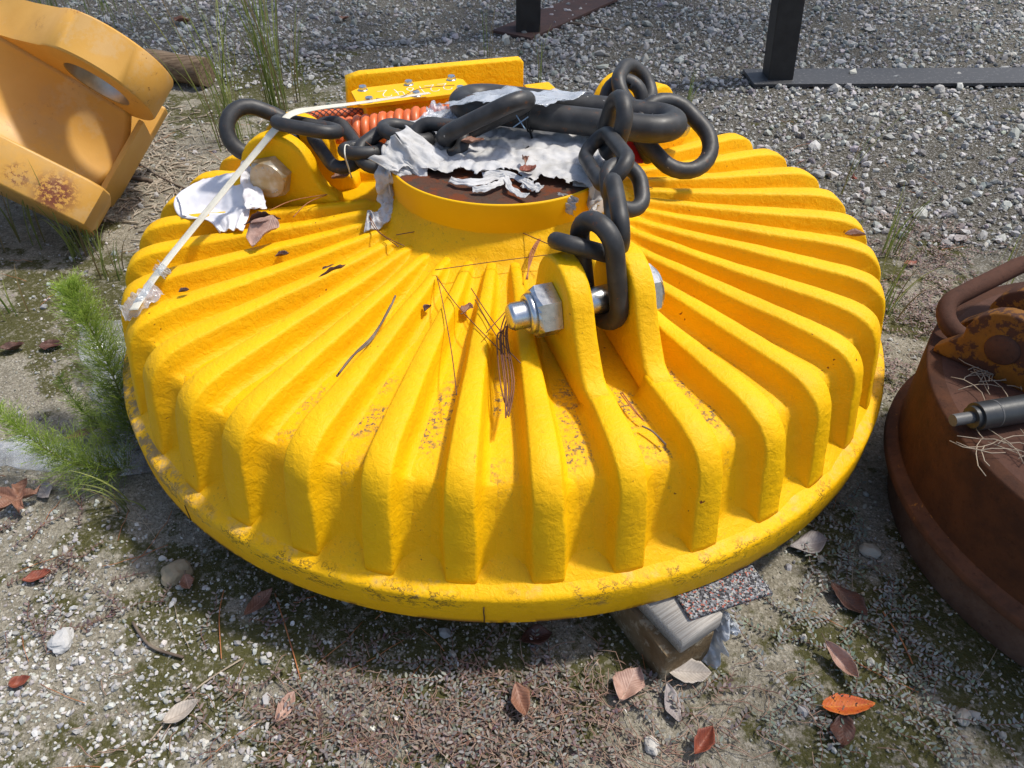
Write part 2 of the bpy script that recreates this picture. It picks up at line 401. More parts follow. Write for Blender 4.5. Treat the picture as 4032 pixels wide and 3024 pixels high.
def leafmat(name, a, b, vein, spots=None):
    N = NT(name); o = N.obj(); x, y, z = N.sep(o)
    col = N.mix(N.ramp(N.noise(60, 4, 0.65), 0.35, 0.66), a, b)
    ve = N.math('ABSOLUTE', N.math('SINE', N.math('MULTIPLY', N.math('SUBTRACT', x, N.math('MULTIPLY', N.math('ABSOLUTE', y), 1.1)), 480.0)))
    col = N.mix(N.math('MULTIPLY', N.ramp(ve, 0.30, 0.05), 0.45), col, vein)
    col = N.mix(N.math('MULTIPLY', N.ramp(N.math('ABSOLUTE', y), 0.0016, 0.0006), 0.6), col, vein)
    if spots: col = N.mix(N.ramp(N.noise(150, 2, 0.5), 0.62, 0.66), col, spots)
    return N.done(col, 0.55, N.bump(ve, 0.35, 0.0012), spec=0.35)
LM = {
 'orange': leafmat('orange spotted leaf', (0.62, 0.16, 0.02), (0.50, 0.085, 0.025), (0.62, 0.22, 0.03), (0.02, 0.008, 0.006)),
 'brown': leafmat('brown leaf', (0.24, 0.115, 0.075), (0.17, 0.08, 0.05), (0.36, 0.21, 0.15)),
 'pink': leafmat('pinkish dry leaf', (0.42, 0.27, 0.215), (0.31, 0.18, 0.14), (0.48, 0.34, 0.28)),
 'pale': leafmat('pale bleached leaf', (0.42, 0.37, 0.32), (0.32, 0.28, 0.24), (0.24, 0.20, 0.17)),
 'grey': leafmat('grey leaf', (0.30, 0.27, 0.26), (0.22, 0.19, 0.19), (0.36, 0.32, 0.30)),
 'dark': leafmat('dark brown leaf', (0.055, 0.028, 0.022), (0.09, 0.035, 0.024), (0.12, 0.06, 0.045)),
 'red': leafmat('red brown leaf', (0.22, 0.055, 0.03), (0.15, 0.04, 0.025), (0.28, 0.10, 0.06)),
}

def groundmat():
    N = NT('sandy gravelly ground')
    g = N.attr('gravel', 'Fac'); ms = N.attr('moss', 'Fac')
    n1 = N.noise(3.2, 5, 0.6); n2 = N.noise(38, 5, 0.7); n3 = N.noise(160, 4, 0.7)
    sand = N.mix(N.ramp(n2, 0.35, 0.68), (0.215, 0.195, 0.150), (0.33, 0.305, 0.245))
    sand = N.mix(N.math('MULTIPLY', N.ramp(n3, 0.48, 0.66), 0.65), sand, (0.105, 0.09, 0.06))
    sand = N.mix(N.math('MULTIPLY', N.ramp(N.noise(420, 3, 0.7), 0.52, 0.64), 0.5), sand, (0.10, 0.085, 0.06))
    peb = N.voro(210, out='Color'); pv = N.sep(peb)[0]
    sand = N.mix(N.math('MULTIPLY', N.ramp(pv, 0.80, 0.86), 0.55), sand, (0.42, 0.39, 0.33))
    dark = N.mix(N.ramp(n3, 0.4, 0.65), (0.052, 0.048, 0.038), (0.120, 0.110, 0.090))
    dark = N.mix(N.math('MULTIPLY', N.ramp(pv, 0.70, 0.80), 0.75), dark, (0.27, 0.26, 0.24))
    col = N.mix(g, sand, dark)
    mo = N.math('MULTIPLY', N.ramp(N.math('ADD', N.noise(6, 6, 0.7), N.math('MULTIPLY', N.math('SUBTRACT', ms, 0.5), 0.30)), 0.49, 0.56), N.ramp(N.noise(80, 4, 0.7), 0.30, 0.50))
    col = N.mix(N.math('MULTIPLY', mo, 0.9), col, N.mix(n3, (0.030, 0.033, 0.006), (0.085, 0.082, 0.020)))
    h = N.math('ADD', N.math('MULTIPLY', n2, 0.6), N.math('MULTIPLY', n3, 0.4))
    nr = N.bump(h, 0.9, 0.012, N.bump(N.voro(210), 0.45, 0.003))
    return N.done(col, 0.95, nr, spec=0.1)
GROUND = groundmat()

# ------------------------------------------------------------------ ground
def sst(x, a, b):
    t = np.clip((x - a) / (b - a), 0, 1); return t * t * (3 - 2 * t)
def vnoise(x, y, s, seed=0):
    """smooth value noise, vectorised"""
    rs = np.random.default_rng(seed); T = rs.random((64, 64))
    X = np.asarray(x) * s; Yv = np.asarray(y) * s
    xi = np.floor(X).astype(int); yi = np.floor(Yv).astype(int); fx = X - xi; fy = Yv - yi
    fx = fx * fx * (3 - 2 * fx); fy = fy * fy * (3 - 2 * fy)
    g = lambda i, j: T[(xi + i) % 64, (yi + j) % 64]
    return (g(0, 0) * (1 - fx) + g(1, 0) * fx) * (1 - fy) + (g(0, 1) * (1 - fx) + g(1, 1) * fx) * fy
def gravel_zone(x, y):
    wob = (vnoise(x, y, 1.6, 3) - 0.5) * 0.9
    return np.maximum(sst(y + 0.45 * np.maximum(x, 0) + wob, 0.75, 1.5) * sst(x + wob * 0.6, -0.75, 0.0), 0.85 * sst(y + wob, 1.7, 2.4))
def moss_zone(x, y):
    m = np.exp(-((x + 0.5) ** 2 + (y + 0.8) ** 2) / 0.25) + 1.0 * np.exp(-((x - 0.75) ** 2 + (y + 0.85) ** 2) / 0.12) + 0.7 * np.exp(-((x - 0.05) ** 2 + (y + 0.95) ** 2) / 0.06) + 0.6 * np.exp(-((x - 1.1) ** 2 + (y - 0.3) ** 2) / 0.2) + 0.8 * np.exp(-((x + 1.3) ** 2 + (y - 0.2) ** 2) / 0.25) + 0.8 * np.exp(-((x + 1.1) ** 2 + (y - 2.0) ** 2) / 0.5)
    return np.clip(m * 0.9 + 0.3 * (vnoise(x, y, 2.3, 8) - 0.3), 0, 1.2)
def ground_h(x, y):
    return (vnoise(x, y, 3.1, 21) - 0.5) * 0.016 + (vnoise(x, y, 11, 22) - 0.5) * 0.008 + (vnoise(x, y, 37, 23) - 0.5) * 0.004 - 0.004
def axis(lo, hi, step, far):
    a = np.arange(lo, hi, step); g = np.cumsum(0.02 * 1.32 ** np.arange(34)); g = g[g < far]
    return np.concatenate([(lo - g)[::-1], a, hi + g])
gx = axis(-2.6, 3.0, 0.018, 300); gy = axis(-1.5, 3.6, 0.018, 300)
X, Yg = np.meshgrid(gx, gy, indexing='ij'); Z = ground_h(X, Yg) * (np.hypot(X, Yg) < 30)
nx, ny = X.shape; idx = np.arange(nx * ny).reshape(nx, ny)
F = np.stack([idx[:-1, :-1], idx[1:, :-1], idx[1:, 1:], idx[:-1, 1:]], -1).reshape(-1, 4)
gm = fastmesh('ground', np.stack([X, Yg, Z], -1).reshape(-1, 3), F, smooth=True)
for nm, fn in (('gravel', gravel_zone), ('moss', moss_zone)):
    a = gm.attributes.new(nm, 'FLOAT', 'POINT'); a.data.foreach_set('value', fn(X, Yg).ravel().astype(np.float32))
ob('ground', gm, GROUND, kind='structure')

# gravel ------------------------------------------------------------
def ico():
    bm = bmesh.new(); bmesh.ops.create_icosphere(bm, subdivisions=1, radius=1.0)
    v = np.array([q.co[:] for q in bm.verts]); f = np.array([[q.index for q in p.verts] for p in bm.faces]); bm.free(); return v, f
IV, IF = ico()
def stones(name, xy, size, col, sink=0.3, **k):
    n = len(xy); v = np.repeat(IV[None], n, 0) * (1 + RNG.uniform(-0.33, 0.33, (n, len(IV), 1)))
    v = v * RNG.uniform([0.75, 0.6, 0.45], [1.25, 1.0, 0.8], (n, 3))[:, None, :]
    q = RNG.normal(size=(n, 4)); q[:, 1:3] *= 0.35; q /= np.linalg.norm(q, axis=1, keepdims=True)
    a, b, c, d = q.T
    Rm = np.stack([np.stack([1 - 2 * (c * c + d * d), 2 * (b * c - a * d), 2 * (b * d + a * c)], -1), np.stack([2 * (b * c + a * d), 1 - 2 * (b * b + d * d), 2 * (c * d - a * b)], -1), np.stack([2 * (b * d - a * c), 2 * (c * d + a * b), 1 - 2 * (b * b + c * c)], -1)], 1)
    v = np.einsum('nij,nkj->nki', Rm, v) * size[:, None, None] * 0.5
    z = ground_h(xy[:, 0], xy[:, 1]) + size * 0.5 * (0.65 - sink)
    v[:, :, 0] += xy[:, :1]; v[:, :, 1] += xy[:, 1:]; v[:, :, 2] += z[:, None]
    f = (IF[None] + (np.arange(n) * len(IV))[:, None, None]).reshape(-1, 3)
    return ob(name, fastmesh(name, v.reshape(-1, 3), f, np.repeat(col, len(IV), 0)), STONE, **k)
def stonecol(n, lo=0.16, hi=0.5):
    g = RNG.beta(2.0, 2.2, n)[:, None] * (hi - lo) + lo
    return np.clip(g * np.array([1.0, 0.985, 0.94]) + RNG.normal(0, 0.012, (n, 3)), 0.02, 0.8)
def scatter(n, x0, x1, y0, y1, dens):
    xy = RNG.uniform([x0, y0], [x1, y1], (n, 2)); keep = RNG.random(n) < dens(xy[:, 0], xy[:, 1]); return xy[keep]
inmag = lambda x, y, r=0.8: np.hypot(x, y) < r
xy = scatter(62000, -2.8, 3.8, 0.55, 4.4, lambda x, y: gravel_zone(x, y) * (0.35 + 0.65 * vnoise(x, y, 4, 5)) * ~inmag(x, y))
sz = np.clip(RNG.lognormal(math.log(0.0148), 0.50, len(xy)), 0.006, 0.065)
props(stones('gravel', xy, sz, stonecol(len(xy), 0.17, 0.66)), 'grey limestone gravel spread behind and right of the yellow magnet', 'gravel', kind='stuff')
xy = scatter(30000, -1.5, 0.2, -1.35, -0.2, lambda x, y: np.clip(sst(-(y + 0.75) - 0.55 * (x + 0.35), 0.0, 0.5) * (0.15 + 1.1 * vnoise(x, y, 7, 6) ** 1.5) * 0.85, 0, 1) * ~inmag(x, y, 0.7))
sz = np.clip(RNG.lognormal(math.log(0.0078), 0.34, len(xy)), 0.0035, 0.018)
props(stones('pebbles', xy, sz, stonecol(len(xy), 0.26, 0.74), 0.3), 'small pale pebbles scattered over the sandy ground at lower left', 'pebbles', kind='stuff')
xy = scatter(26000, -2.6, 2.4, -1.35, 2.6, lambda x, y: (0.16 + 0.8 * vnoise(x, y, 3, 9) ** 2) * ~inmag(x, y, 0.75))
sz = np.clip(RNG.lognormal(math.log(0.007), 0.5, len(xy)), 0.003, 0.026)
props(stones('loose_grit', xy, sz, stonecol(len(xy), 0.2, 0.65), 0.3), 'fine grit and small stones lying thinly across the bare ground', 'grit', kind='stuff')

xy = scatter(42000, -1.3, 1.3, -1.25, 0.3, lambda x, y: (0.25 + 0.75 * vnoise(x, y, 5, 31) ** 1.5) * ~inmag(x, y, 0.72))
sz = np.clip(RNG.lognormal(math.log(0.0042), 0.35, len(xy)), 0.002, 0.009)
props(stones('coarse_sand', xy, sz, stonecol(len(xy), 0.16, 0.55) * np.array([1.0, 0.96, 0.86]), 0.25), 'coarse sand grains strewn over the ground round the yellow magnet', 'sand', kind='stuff')
def rock(u, v, size, label, col=(0.42, 0.41, 0.39), flat=0.6, seed=1):
    bm = bmesh.new(); bmesh.ops.create_icosphere(bm, subdivisions=3, radius=1.0)
    for q in bm.verts:
        n1 = noise.noise(q.co * 1.3 + Vector((seed * 9.1, 0, 0))); n2 = noise.noise(q.co * 4 + Vector((0, seed * 5.3, 0)))
        q.co *= 1 + 0.35 * n1 + 0.10 * n2; q.co = Vector((q.co.x, q.co.y * 0.75, q.co.z * flat)) * size * 0.5
    me = bm_mesh('rock', bm, False)
    a = me.color_attributes.new('tint', 'FLOAT_COLOR', 'POINT'); c = np.ones((len(me.vertices), 4), np.float32); c[:, :3] = col; a.data.foreach_set('color', c.ravel())
    P = at(u, v, -H); P.z = float(ground_h(P.x, P.y)) + size * 0.12
    return ob('rock', me, STONE, loc=P, rot=(0, 0, seed * 1.7), label=label, cat='rock', group='larger rocks on the ground')
rock(240, 2520, 0.052, 'pale flat rock among white pebbles at lower left', (0.52, 0.52, 0.52), 0.5, 1)
rock(3695, 360, 0.062, 'grey angular rock lying beside the long black floor bar', (0.45, 0.44, 0.42), 0.8, 2)
rock(2565, 2945, 0.032, 'small pale rock near the bottom edge below the bleached leaves', (0.52, 0.50, 0.46), 0.7, 3)
rock(690, 2255, 0.060, 'tan upright lump of stone in the magnet shadow at lower left', (0.30, 0.25, 0.17), 0.9, 4)
rock(3430, 1250, 0.05, 'weathered grey rock close behind the right rim of the yellow magnet', (0.34, 0.32, 0.29), 0.6, 5)
rock(2480, 470, 0.045, 'grey chunky rock in the gravel behind the right rear lug', (0.42, 0.42, 0.43), 0.7, 6)
rock(3220, 690, 0.05, 'grey rock in the gravel near the brown leaf on a stem', (0.36, 0.36, 0.35), 0.7, 7)
rock(3790, 2830, 0.03, 'small grey stone at lower right by the orange leaf', (0.40, 0.38, 0.34), 0.7, 8)
rock(3420, 2180, 0.045, 'pale broken stone at the foot of the rusty round magnet', (0.38, 0.36, 0.31), 0.6, 9)

# ------------------------------------------------------------------ yellow lifting magnet
PH = -71.19; NR = 39; STEP = 360.0 / NR
mag = empty('lifting_magnet', (0, 0, H), label='big round bright yellow lifting magnet with radial cooling ribs and chains on top', cat='lifting magnet')
RIDGE = [(0.288, 0.334), (0.305, 0.3315), (0.33, 0.3285), (0.37, 0.3245), (0.41, 0.3205), (0.45, 0.3170), (0.50, 0.3135), (0.55, 0.3095), (0.60, 0.3060), (0.66, 0.3020), (0.71, 0.2985), (0.75, 0.2950), (0.78, 0.2905), (0.805, 0.2835), (0.824, 0.2725), (0.838, 0.2575), (0.848, 0.2385), (0.854, 0.2155), (0.859, 0.187), (0.864, 0.155), (0.868, 0.125), (0.872, 0.098), (0.876, 0.072)]
def depth(r, z):
    if r > 0.80:
        t = min(1.0, max(0.0, (0.283 - z) / 0.19)); return 0.047 - 0.019 * t
    return 0.008 + 0.039 * min(1.0, max(0.0, (r - 0.288) / 0.24)) ** 0.75
def norm2(i):
    a = RIDGE[max(i - 1, 0)]; b = RIDGE[min(i + 1, len(RIDGE) - 1)]
    dx, dz = b[0] - a[0], b[1] - a[1]; l = math.hypot(dx, dz); return (-dz / l, dx / l)
NRM = []
for i in range(len(RIDGE)):
    x, z = norm2(i); NRM.append((x, z) if z > 0 or x > 0 else (-x, -z))
FLOOR = []
for i, (r, z) in enumerate(RIDGE):
    d = depth(r, z); FLOOR.append((r - NRM[i][0] * d, z - NRM[i][1] * d))
# shell: boss foot, groove floors, wall and its fillet on to the flange
prof = [(0.2500, 0.3800), (0.2545, 0.3710), (0.2600, 0.3640), (0.2670, 0.3560), (0.2740, 0.3470), (0.2800, 0.3385), (0.2870, 0.3290)]
prof += [q for q in FLOOR if q[0] > 0.296 and q[1] > 0.115]
lastr = prof[-1][0]
prof += [(lastr + 0.004, 0.104), (lastr + 0.012, 0.0935), (lastr + 0.024, 0.0860), (lastr + 0.040, 0.0730)]
V, Fc = lathe(prof, 320)
V2 = []
for (x, y, z) in V:
    n1 = noise.noise(Vector((x * 9, y * 9, z * 9))) * 0.0022 + noise.noise(Vector((x * 30, y * 30, z * 30))) * 0.0009
    rr = math.hypot(x, y); V2.append((x * (1 + n1 / rr * 0.6), y * (1 + n1 / rr * 0.6), z + n1))
ob('shell', mesh('shell', V2, Fc), Y_BODY, mag)
fl = [(0.802, 0.0930), (0.83, 0.0885), (0.85, 0.0835), (0.868, 0.0775), (0.882, 0.0720), (0.8915, 0.0685), (0.8965, 0.0655), (0.8990, 0.0620), (0.9, 0.0585), (0.9, 0.0025), (0.898, 0.0), (0.70, 0.0)]
V, Fc = lathe(fl, 320)
V = [(x * (1 + 0.0012 * noise.noise(Vector((x * 12, y * 12, z * 20)))), y * (1 + 0.0012 * noise.noise(Vector((x * 12, y * 12, z * 20)))), z + 0.0015 * noise.noise(Vector((x * 14, y * 14, 3)))) if z > 0.003 else (x, y, z) for x, y, z in V]
ob('flange', mesh('flange', V, Fc), Y_FLG, mag)
# bottom plate closes the underside
V, Fc = lathe([(0.001, 0.004), (0.70, 0.004), (0.70, 0.02)], 96); ob('bottom_plate', mesh('bottom_plate', V, Fc), RUST2B, mag)
# weld seams on the flange face
for a in (-91.9, -131.0):
    V, Fc = tube([(0.9008 * math.cos(R_(a + j * 0.05)), 0.9008 * math.sin(R_(a + j * 0.05)), 0.004 + 0.0145 * i) for i, j in enumerate((0, 1, 0, 1))], 0.0011, 5)
    ob('seam', mesh('seam', V, Fc), RUST2, mag)

def rib_mesh(seed, r0=0.0):
    fine = []
    n = len(RIDGE)
    P = spline([Vector((r, 0, z)) for r, z in RIDGE if r > r0], 2)
    V, Fc = [], []; m = len(P)
    for i, q in enumerate(P):
        a = P[max(i - 1, 0)]; b = P[min(i + 1, m - 1)]; t = (b - a).normalized(); nn = Vector((-t.z, 0, t.x))
        if nn.z < 0 and nn.x < 0: nn = -nn
        r, z = q.x, q.z
        D = depth(r, z); s = min(1.0, max(0.0, (r - 0.29) / 0.54))
        hw = 0.0100 + 0.0148 * s + (0.0025 if z < 0.2 else 0)
        hw *= 1 + 0.07 * noise.noise(Vector((r * 9, z * 9, seed * 3.1)))
        endf = min(1.0, (r - 0.2875) / 0.03) if z > 0.3 else 1.0           # nose at the boss ring
        gap = max(0.002, (r * math.tan(R_(STEP / 2))) - hw)               # room to the groove's middle
        fl_ = min(0.020 if z > 0.27 else 0.030, gap * 0.80)
        rt_ = min(0.0060, D * 0.35)
        sec = [(-(hw + fl_), D + 0.003), (-(hw + fl_ * 0.55), D * 0.96), (-(hw + fl_ * 0.28), D * 0.80), (-(hw + fl_ * 0.14), D * 0.55), (-hw, rt_), (-(hw - rt_ * 0.25), rt_ * 0.4), (-(hw - rt_ * 0.8), rt_ * 0.05), (0, -0.0008)]
        sec = sec + [(-y, d) for y, d in sec[-2::-1]]
        wv = 0.004 * noise.noise(Vector((r * 5, z * 5, seed * 7.7)))
        for y, d in sec:
            dd = d + (1 - endf) * D * 0.8 * (1 if d < D * 0.9 else 0.2)
            k = noise.noise(Vector((r * 24, y * 30 + seed * 11, z * 24))) * 0.0016 + noise.noise(Vector((r * 60, y * 60 + seed * 5, z * 60))) * 0.0006
            v = q - nn * (dd + k); V.append((v.x, y + wv, v.z))
    ns = 15
    for i in range(m - 1):
        for k in range(ns - 1): Fc.append((i * ns + k, i * ns + k + 1, (i + 1) * ns + k + 1, (i + 1) * ns + k))
    Fc.append(tuple(range(ns))); Fc.append(tuple((m - 1) * ns + k for k in range(ns - 1, -1, -1)))
    me = mesh('rib', V, Fc); 
    return me
RIBS = [rib_mesh(s) for s in range(5)] + [rib_mesh(9, 0.63)]
for me in RIBS:
    me.materials.append(Y_RIB)
    bm = bmesh.new(); bm.from_mesh(me); bmesh.ops.recalc_face_normals(bm, faces=bm.faces); bm.to_mesh(me); bm.free()
for k in range(NR):
    ob('rib', RIBS[5 if k % 13 in (0, 12) else (k * 3 + k // 5) % 5], Y_RIB, mag, rot=(0, 0, R_(PH + STEP * (k + 0.5))))
# boss
BZ, BR = 0.4386, 0.2557
V, Fc = lathe([(0.2500, 0.360), (0.2515, 0.372), (BR - 0.0015, 0.40), (BR, BZ - 0.004), (BR - 0.0005, BZ - 0.0012), (BR - 0.004, BZ - 0.0002), (BR - 0.0075, BZ - 0.0030)], 160)
boss = ob('boss', mesh('boss', V, Fc), Y_SM, mag)
V, Fc = lathe([(0.0005, BZ - 0.004), (0.08, BZ - 0.0038), (0.16, BZ - 0.0035), (BR - 0.0070, BZ - 0.0030)], 96)
ob('boss_top', mesh('boss_top', V, Fc), RUSTTOP, boss)

# lugs with bolts
LR, LZ = 0.512, 0.375
def lug_outline():
    o = [(0.372, 0.285), (0.375, 0.325), (0.392, 0.336), (0.408, 0.350), (0.419, 0.368)]
    for a in range(172, 12, -12): o.append((LR + 0.088 * math.cos(R_(a)), LZ + 0.090 * math.sin(R_(a))))
    o += [(0.612, 0.368), (0.632, 0.337), (0.650, 0.312), (0.664, 0.304), (0.69, 0.299), (0.70, 0.25)]
    return o
LUGM = prism('lug', lug_outline(), -0.0215, 0.0215, 0.008, 3); LUGM.materials.append(Y_RIB)
HV, HF = hexprism(0.083, 0.033)
HEADM = mesh('bolt_head', HV, HF, False)
def lug(ang, rusty_head):
    for s in (-1, 1):
        o = ob('lug', LUGM, Y_RIB, mag)
        o.matrix_local = Matrix.Rotation(R_(ang), 4, 'Z') @ Matrix.Translation((0, s * 0.0575, 0))
    B = Matrix.Rotation(R_(ang), 4, 'Z') @ Matrix.Translation((LR + 0.008, 0, LZ)) @ Matrix.Rotation(R_(-90), 4, 'X')   # local +z -> +tangent
    V, Fc = [], []
    hd = ob('bolt', mesh('bolt', HV, HF, False), ZRUST if rusty_head else ZINC, mag)
    hd.matrix_local = B @ Matrix.Translation((0, 0, 0.0805)) @ Matrix.Rotation(R_(13), 4, 'Z')
    shaft = [(0.0245, 0.0), (0.0245, -0.203)]
    nth = 12; 
    V, Fc = tube([(0, 0, 0.002), (0, 0, -0.16)], 0.0245, 24)
    ob('shaft', mesh('shaft', V, Fc), ZINC, hd)
    z0 = -0.0805 - 0.0805                                # far plate's outer face in head coordinates
    HV2, HF2 = hexprism(0.083, 0.041)
    nut = ob('nut', mesh('nut', [(x, y, z0 - z) for x, y, z in HV2], [f[::-1] for f in HF2], False), ZINC, hd)
    col, cf = lathe([(0.026, z0 - 0.038), (0.0345, z0 - 0.040), (0.036, z0 - 0.046), (0.0335, z0 - 0.0515), (0.0265, z0 - 0.0525), (0.026, z0 - 0.046)], 32)
    ob('nut_collar', mesh('nut_collar', col, cf), ZINC, nut)
    pr = []
    zz = z0 - 0.040
    while zz > z0 - 0.078: pr += [(0.0232, zz), (0.0247, zz - 0.0019)]; zz -= 0.0038
    pr += [(0.0215, zz - 0.003), (0.020, zz - 0.005), (0.0005, zz - 0.005)]
    V, Fc = lathe(pr, 32); ob('thread', mesh('thread', V, Fc), ZINC, hd)
    if rusty_head:                                       # raised grade marks on the head
        for a in (95, 110, 122, 215, 240, 262, 300):
            c, s = math.cos(R_(a)), math.sin(R_(a)); p0 = Vector((0.027 * c, 0.027 * s, 0.0334)); p1 = Vector((0.0325 * c, 0.0325 * s, 0.0334))
            V, Fc = tube([p0, p1], 0.0008, 5); ob('grade_mark', mesh('grade_mark', V, Fc), ZINC, hd)
    return hd
lug(PH, False); lug(PH + 240, True); lug(PH + 120, False)

# terminal box, cover and guard on the far side
BA = PH + 180
jb = Matrix.Rotation(R_(BA - 90), 4, 'Z')               # local x tangential, y outward
def jpart(name, me, m, parent=mag):
    o = ob(name, me, m, parent)
    if parent is mag: o.matrix_local = jb
    return o
tb = jpart('terminal_box', boxmesh('terminal_box', -0.235, 0.02, 0.372, 0.475, 0.27, 0.436, 0.006), Y_TEX)
cover = jpart('cover_plate', prism('cover_plate', [(-0.252, 0.0), (0.035, 0.0), (0.035, 0.0085), (-0.252, 0.0085)], 0, 1, 0), Y_SM)
bm = bmesh.new()
pl = [(-0.255, 0.366), (-0.245, 0.356), (0.030, 0.356), (0.040, 0.366), (0.040, 0.455), (0.015, 0.478), (-0.235, 0.478), (-0.255, 0.462)]
lo = [bm.verts.new((x, y, 0.4385)) for x, y in pl]; hi = [bm.verts.new((x, y, 0.4465)) for x, y in pl]
bm.faces.new(lo[::-1]); bm.faces.new(hi)
for i in range(len(pl)): bm.faces.new((lo[i], lo[(i + 1) % 8], hi[(i + 1) % 8], hi[i]))
bm.to_mesh(cover.data); bm.free(); cover.data.polygons.foreach_set('use_smooth', [False] * len(cover.data.polygons))
hv, hf = hexprism(0.0185, 0.0095, 0.002); SB = mesh('cover_bolt', hv, hf, False)
for x in (-0.225, -0.105, 0.010):
    for y in (0.375, 0.460): ob('cover_bolt', SB, ZINC, cover, loc=(x, y, 0.4485), rot=(0, 0, x * 40 + y * 9))
wv, wf = lathe([(0.0001, 0.4485), (0.0125, 0.4485), (0.0125, 0.4466)], 20); WM = mesh('washer', wv, wf)
for x in (-0.225, -0.105, 0.010):
    for y in (0.375, 0.460): ob('washer', WM, ZINC, cover, loc=(x, y, 0))
for x in (-0.150, -0.085):
    V, Fc = lathe([(0.014, 0.0), (0.020, 0.001), (0.0225, 0.006), (0.0215, 0.014)], 28)
    o = ob('cable_gland', mesh('cable_gland', V, Fc), Y_TEX, tb); o.matrix_local = Matrix.Translation((x, 0.360, 0.392)) @ Matrix.Rotation(R_(-90), 4, 'X')
# handwritten number on the cover, written from the far side so it reads upside down from here: 221842
STROK = {'2': [[(0, .8), (.15, .98), (.5, 1), (.6, .75), (.4, .4), (0, 0)], [(0, 0), (.35, .06), (.75, .02)]], '1': [[(.25, 1), (.2, .45), (.1, 0)]],
         '8': [[(.5, .95), (.2, 1), (.1, .75), (.45, .5), (.55, .2), (.25, 0), (.05, .2), (.3, .5), (.55, .75), (.5, .95)]], '4': [[(.1, 1), (.05, .5), (.6, .5)], [(.5, .9), (.42, .45), (.45, 0)]]}
cx = -0.010; parts = []
for ch in '221842':
    for st in STROK[ch]:
        q = spline([Vector((cx - x * 0.034 + 0.006 * y, 0.440 - y * 0.048, 0.4472)) for x, y in st], 4)
        parts.append(tube(q, 0.0014, 5))
    cx -= 0.034 if ch != '1' else 0.022
V, Fc = join(parts); V = [(v[0], v[1], 0.4467 + (v[2] - 0.4472) * 0.25) for v in V]
ob('painted_number', mesh('painted_number', V, Fc), CHALK, cover)
gd = jpart('guard_plate', prism('guard_plate', [(-0.245, 0.25), (0.305, 0.25), (0.305, 0.385), (0.296, 0.396), (-0.19, 0.406), (-0.232, 0.397)], 0.715, 0.750, 0.006), Y_TEX)
for x in (-0.10, 0.15): jpart('guard_gusset', boxmesh('guard_gusset', x - 0.015, x + 0.015, 0.476, 0.7148, 0.25, 0.33, 0.004), Y_TEX)
jpart('guard_foot', boxmesh('guard_foot', 0.3155, 0.40, 0.66, 0.75, 0.26, 0.308, 0.006), Y_TEX)

# ------------------------------------------------------------------ chains and ring
def oval(p1, p2, width, wire, nrm, seg=40, ts=14):
    """closed chain link between the two end points of its centreline"""
    p1, p2 = Vector(p1), Vector(p2); ax = (p2 - p1); L = ax.length; ax.normalize()
    nrm = Vector(nrm); nrm = (nrm - ax * nrm.dot(ax)).normalized(); wd = nrm.cross(ax)
    c = (p1 + p2) / 2; r = width / 2; hl = max(0.001, L / 2 - r); P = []
    for k in range(13): a = -math.pi / 2 + math.pi * k / 12; P.append(c + ax * (hl + r * math.cos(a)) + wd * r * math.sin(a))
    for t in (0.66, 0.33): P.append(c + ax * hl * (2 * t - 1) + wd * r)
    for k in range(13): a = math.pi / 2 + math.pi * k / 12; P.append(c + ax * (-hl + r * math.cos(a)) + wd * r * math.sin(a))
    for t in (0.33, 0.66): P.append(c + ax * hl * (2 * t - 1) - wd * r)
    return tube(P, wire / 2, ts, closed=True)
def chain(name, links, **k):
    root = empty(name, tuple((links[0][0] + links[0][1]) / 2), **k); inv = Vector(root.location)
    for p1, p2, wd, wi, nr in links:
        V, Fc = oval(p1 - inv, p2 - inv, wd, wi, nr)
        ob('chain_link', mesh('chain_link', V, Fc), CHAIN, root)
    return root
W = 0.0300
view = Vector((0, -0.65, 0.76))
fa = R_(PH); fe = Vector((math.cos(fa), math.sin(fa), 0)); fn = Vector((-math.sin(fa), math.cos(fa), 0))
def edge_on(p1, p2):                                   # normal of a link seen on edge from the front
    return (Vector(p2) - Vector(p1)).cross(((Vector(p1) + Vector(p2)) / 2 - Vector((0, -1.6, 1.26))))
b1, b2 = at(2206, 952, 0.488), at(2432, 1012, 0.425)
front = [
 (at(2378, 1258, 0.338), at(2342, 872, 0.525), 0.085, 0.034, (0.72, 0.62, 0.25)),
 (b1, b2, 0.072, W, edge_on(b1, b2)),
 (at(2446, 955, 0.480), at(2406, 738, 0.520), 0.070, W, (0.80, 0.45, 0.2)),
 (at(2470, 825, 0.470), at(2450, 650, 0.520), 0.072, W, (0.35, -0.75, 0.55)),
 (at(2430, 690, 0.520), at(2340, 560, 0.495), 0.066, W, (-0.75, -0.35, 0.8)),
 (at(2390, 592, 0.478), at(2450, 395, 0.585), 0.080, 0.034, (0.90, 0.15, 0.25)),
]
chain('front_chain', front, label='black steel chain hanging from the ring down to the front lug with the zinc nut', cat='chain', group='three chain legs on the yellow magnet')
m8a, m8b = at(1755, 545, 0.470), at(2072, 392, 0.560)
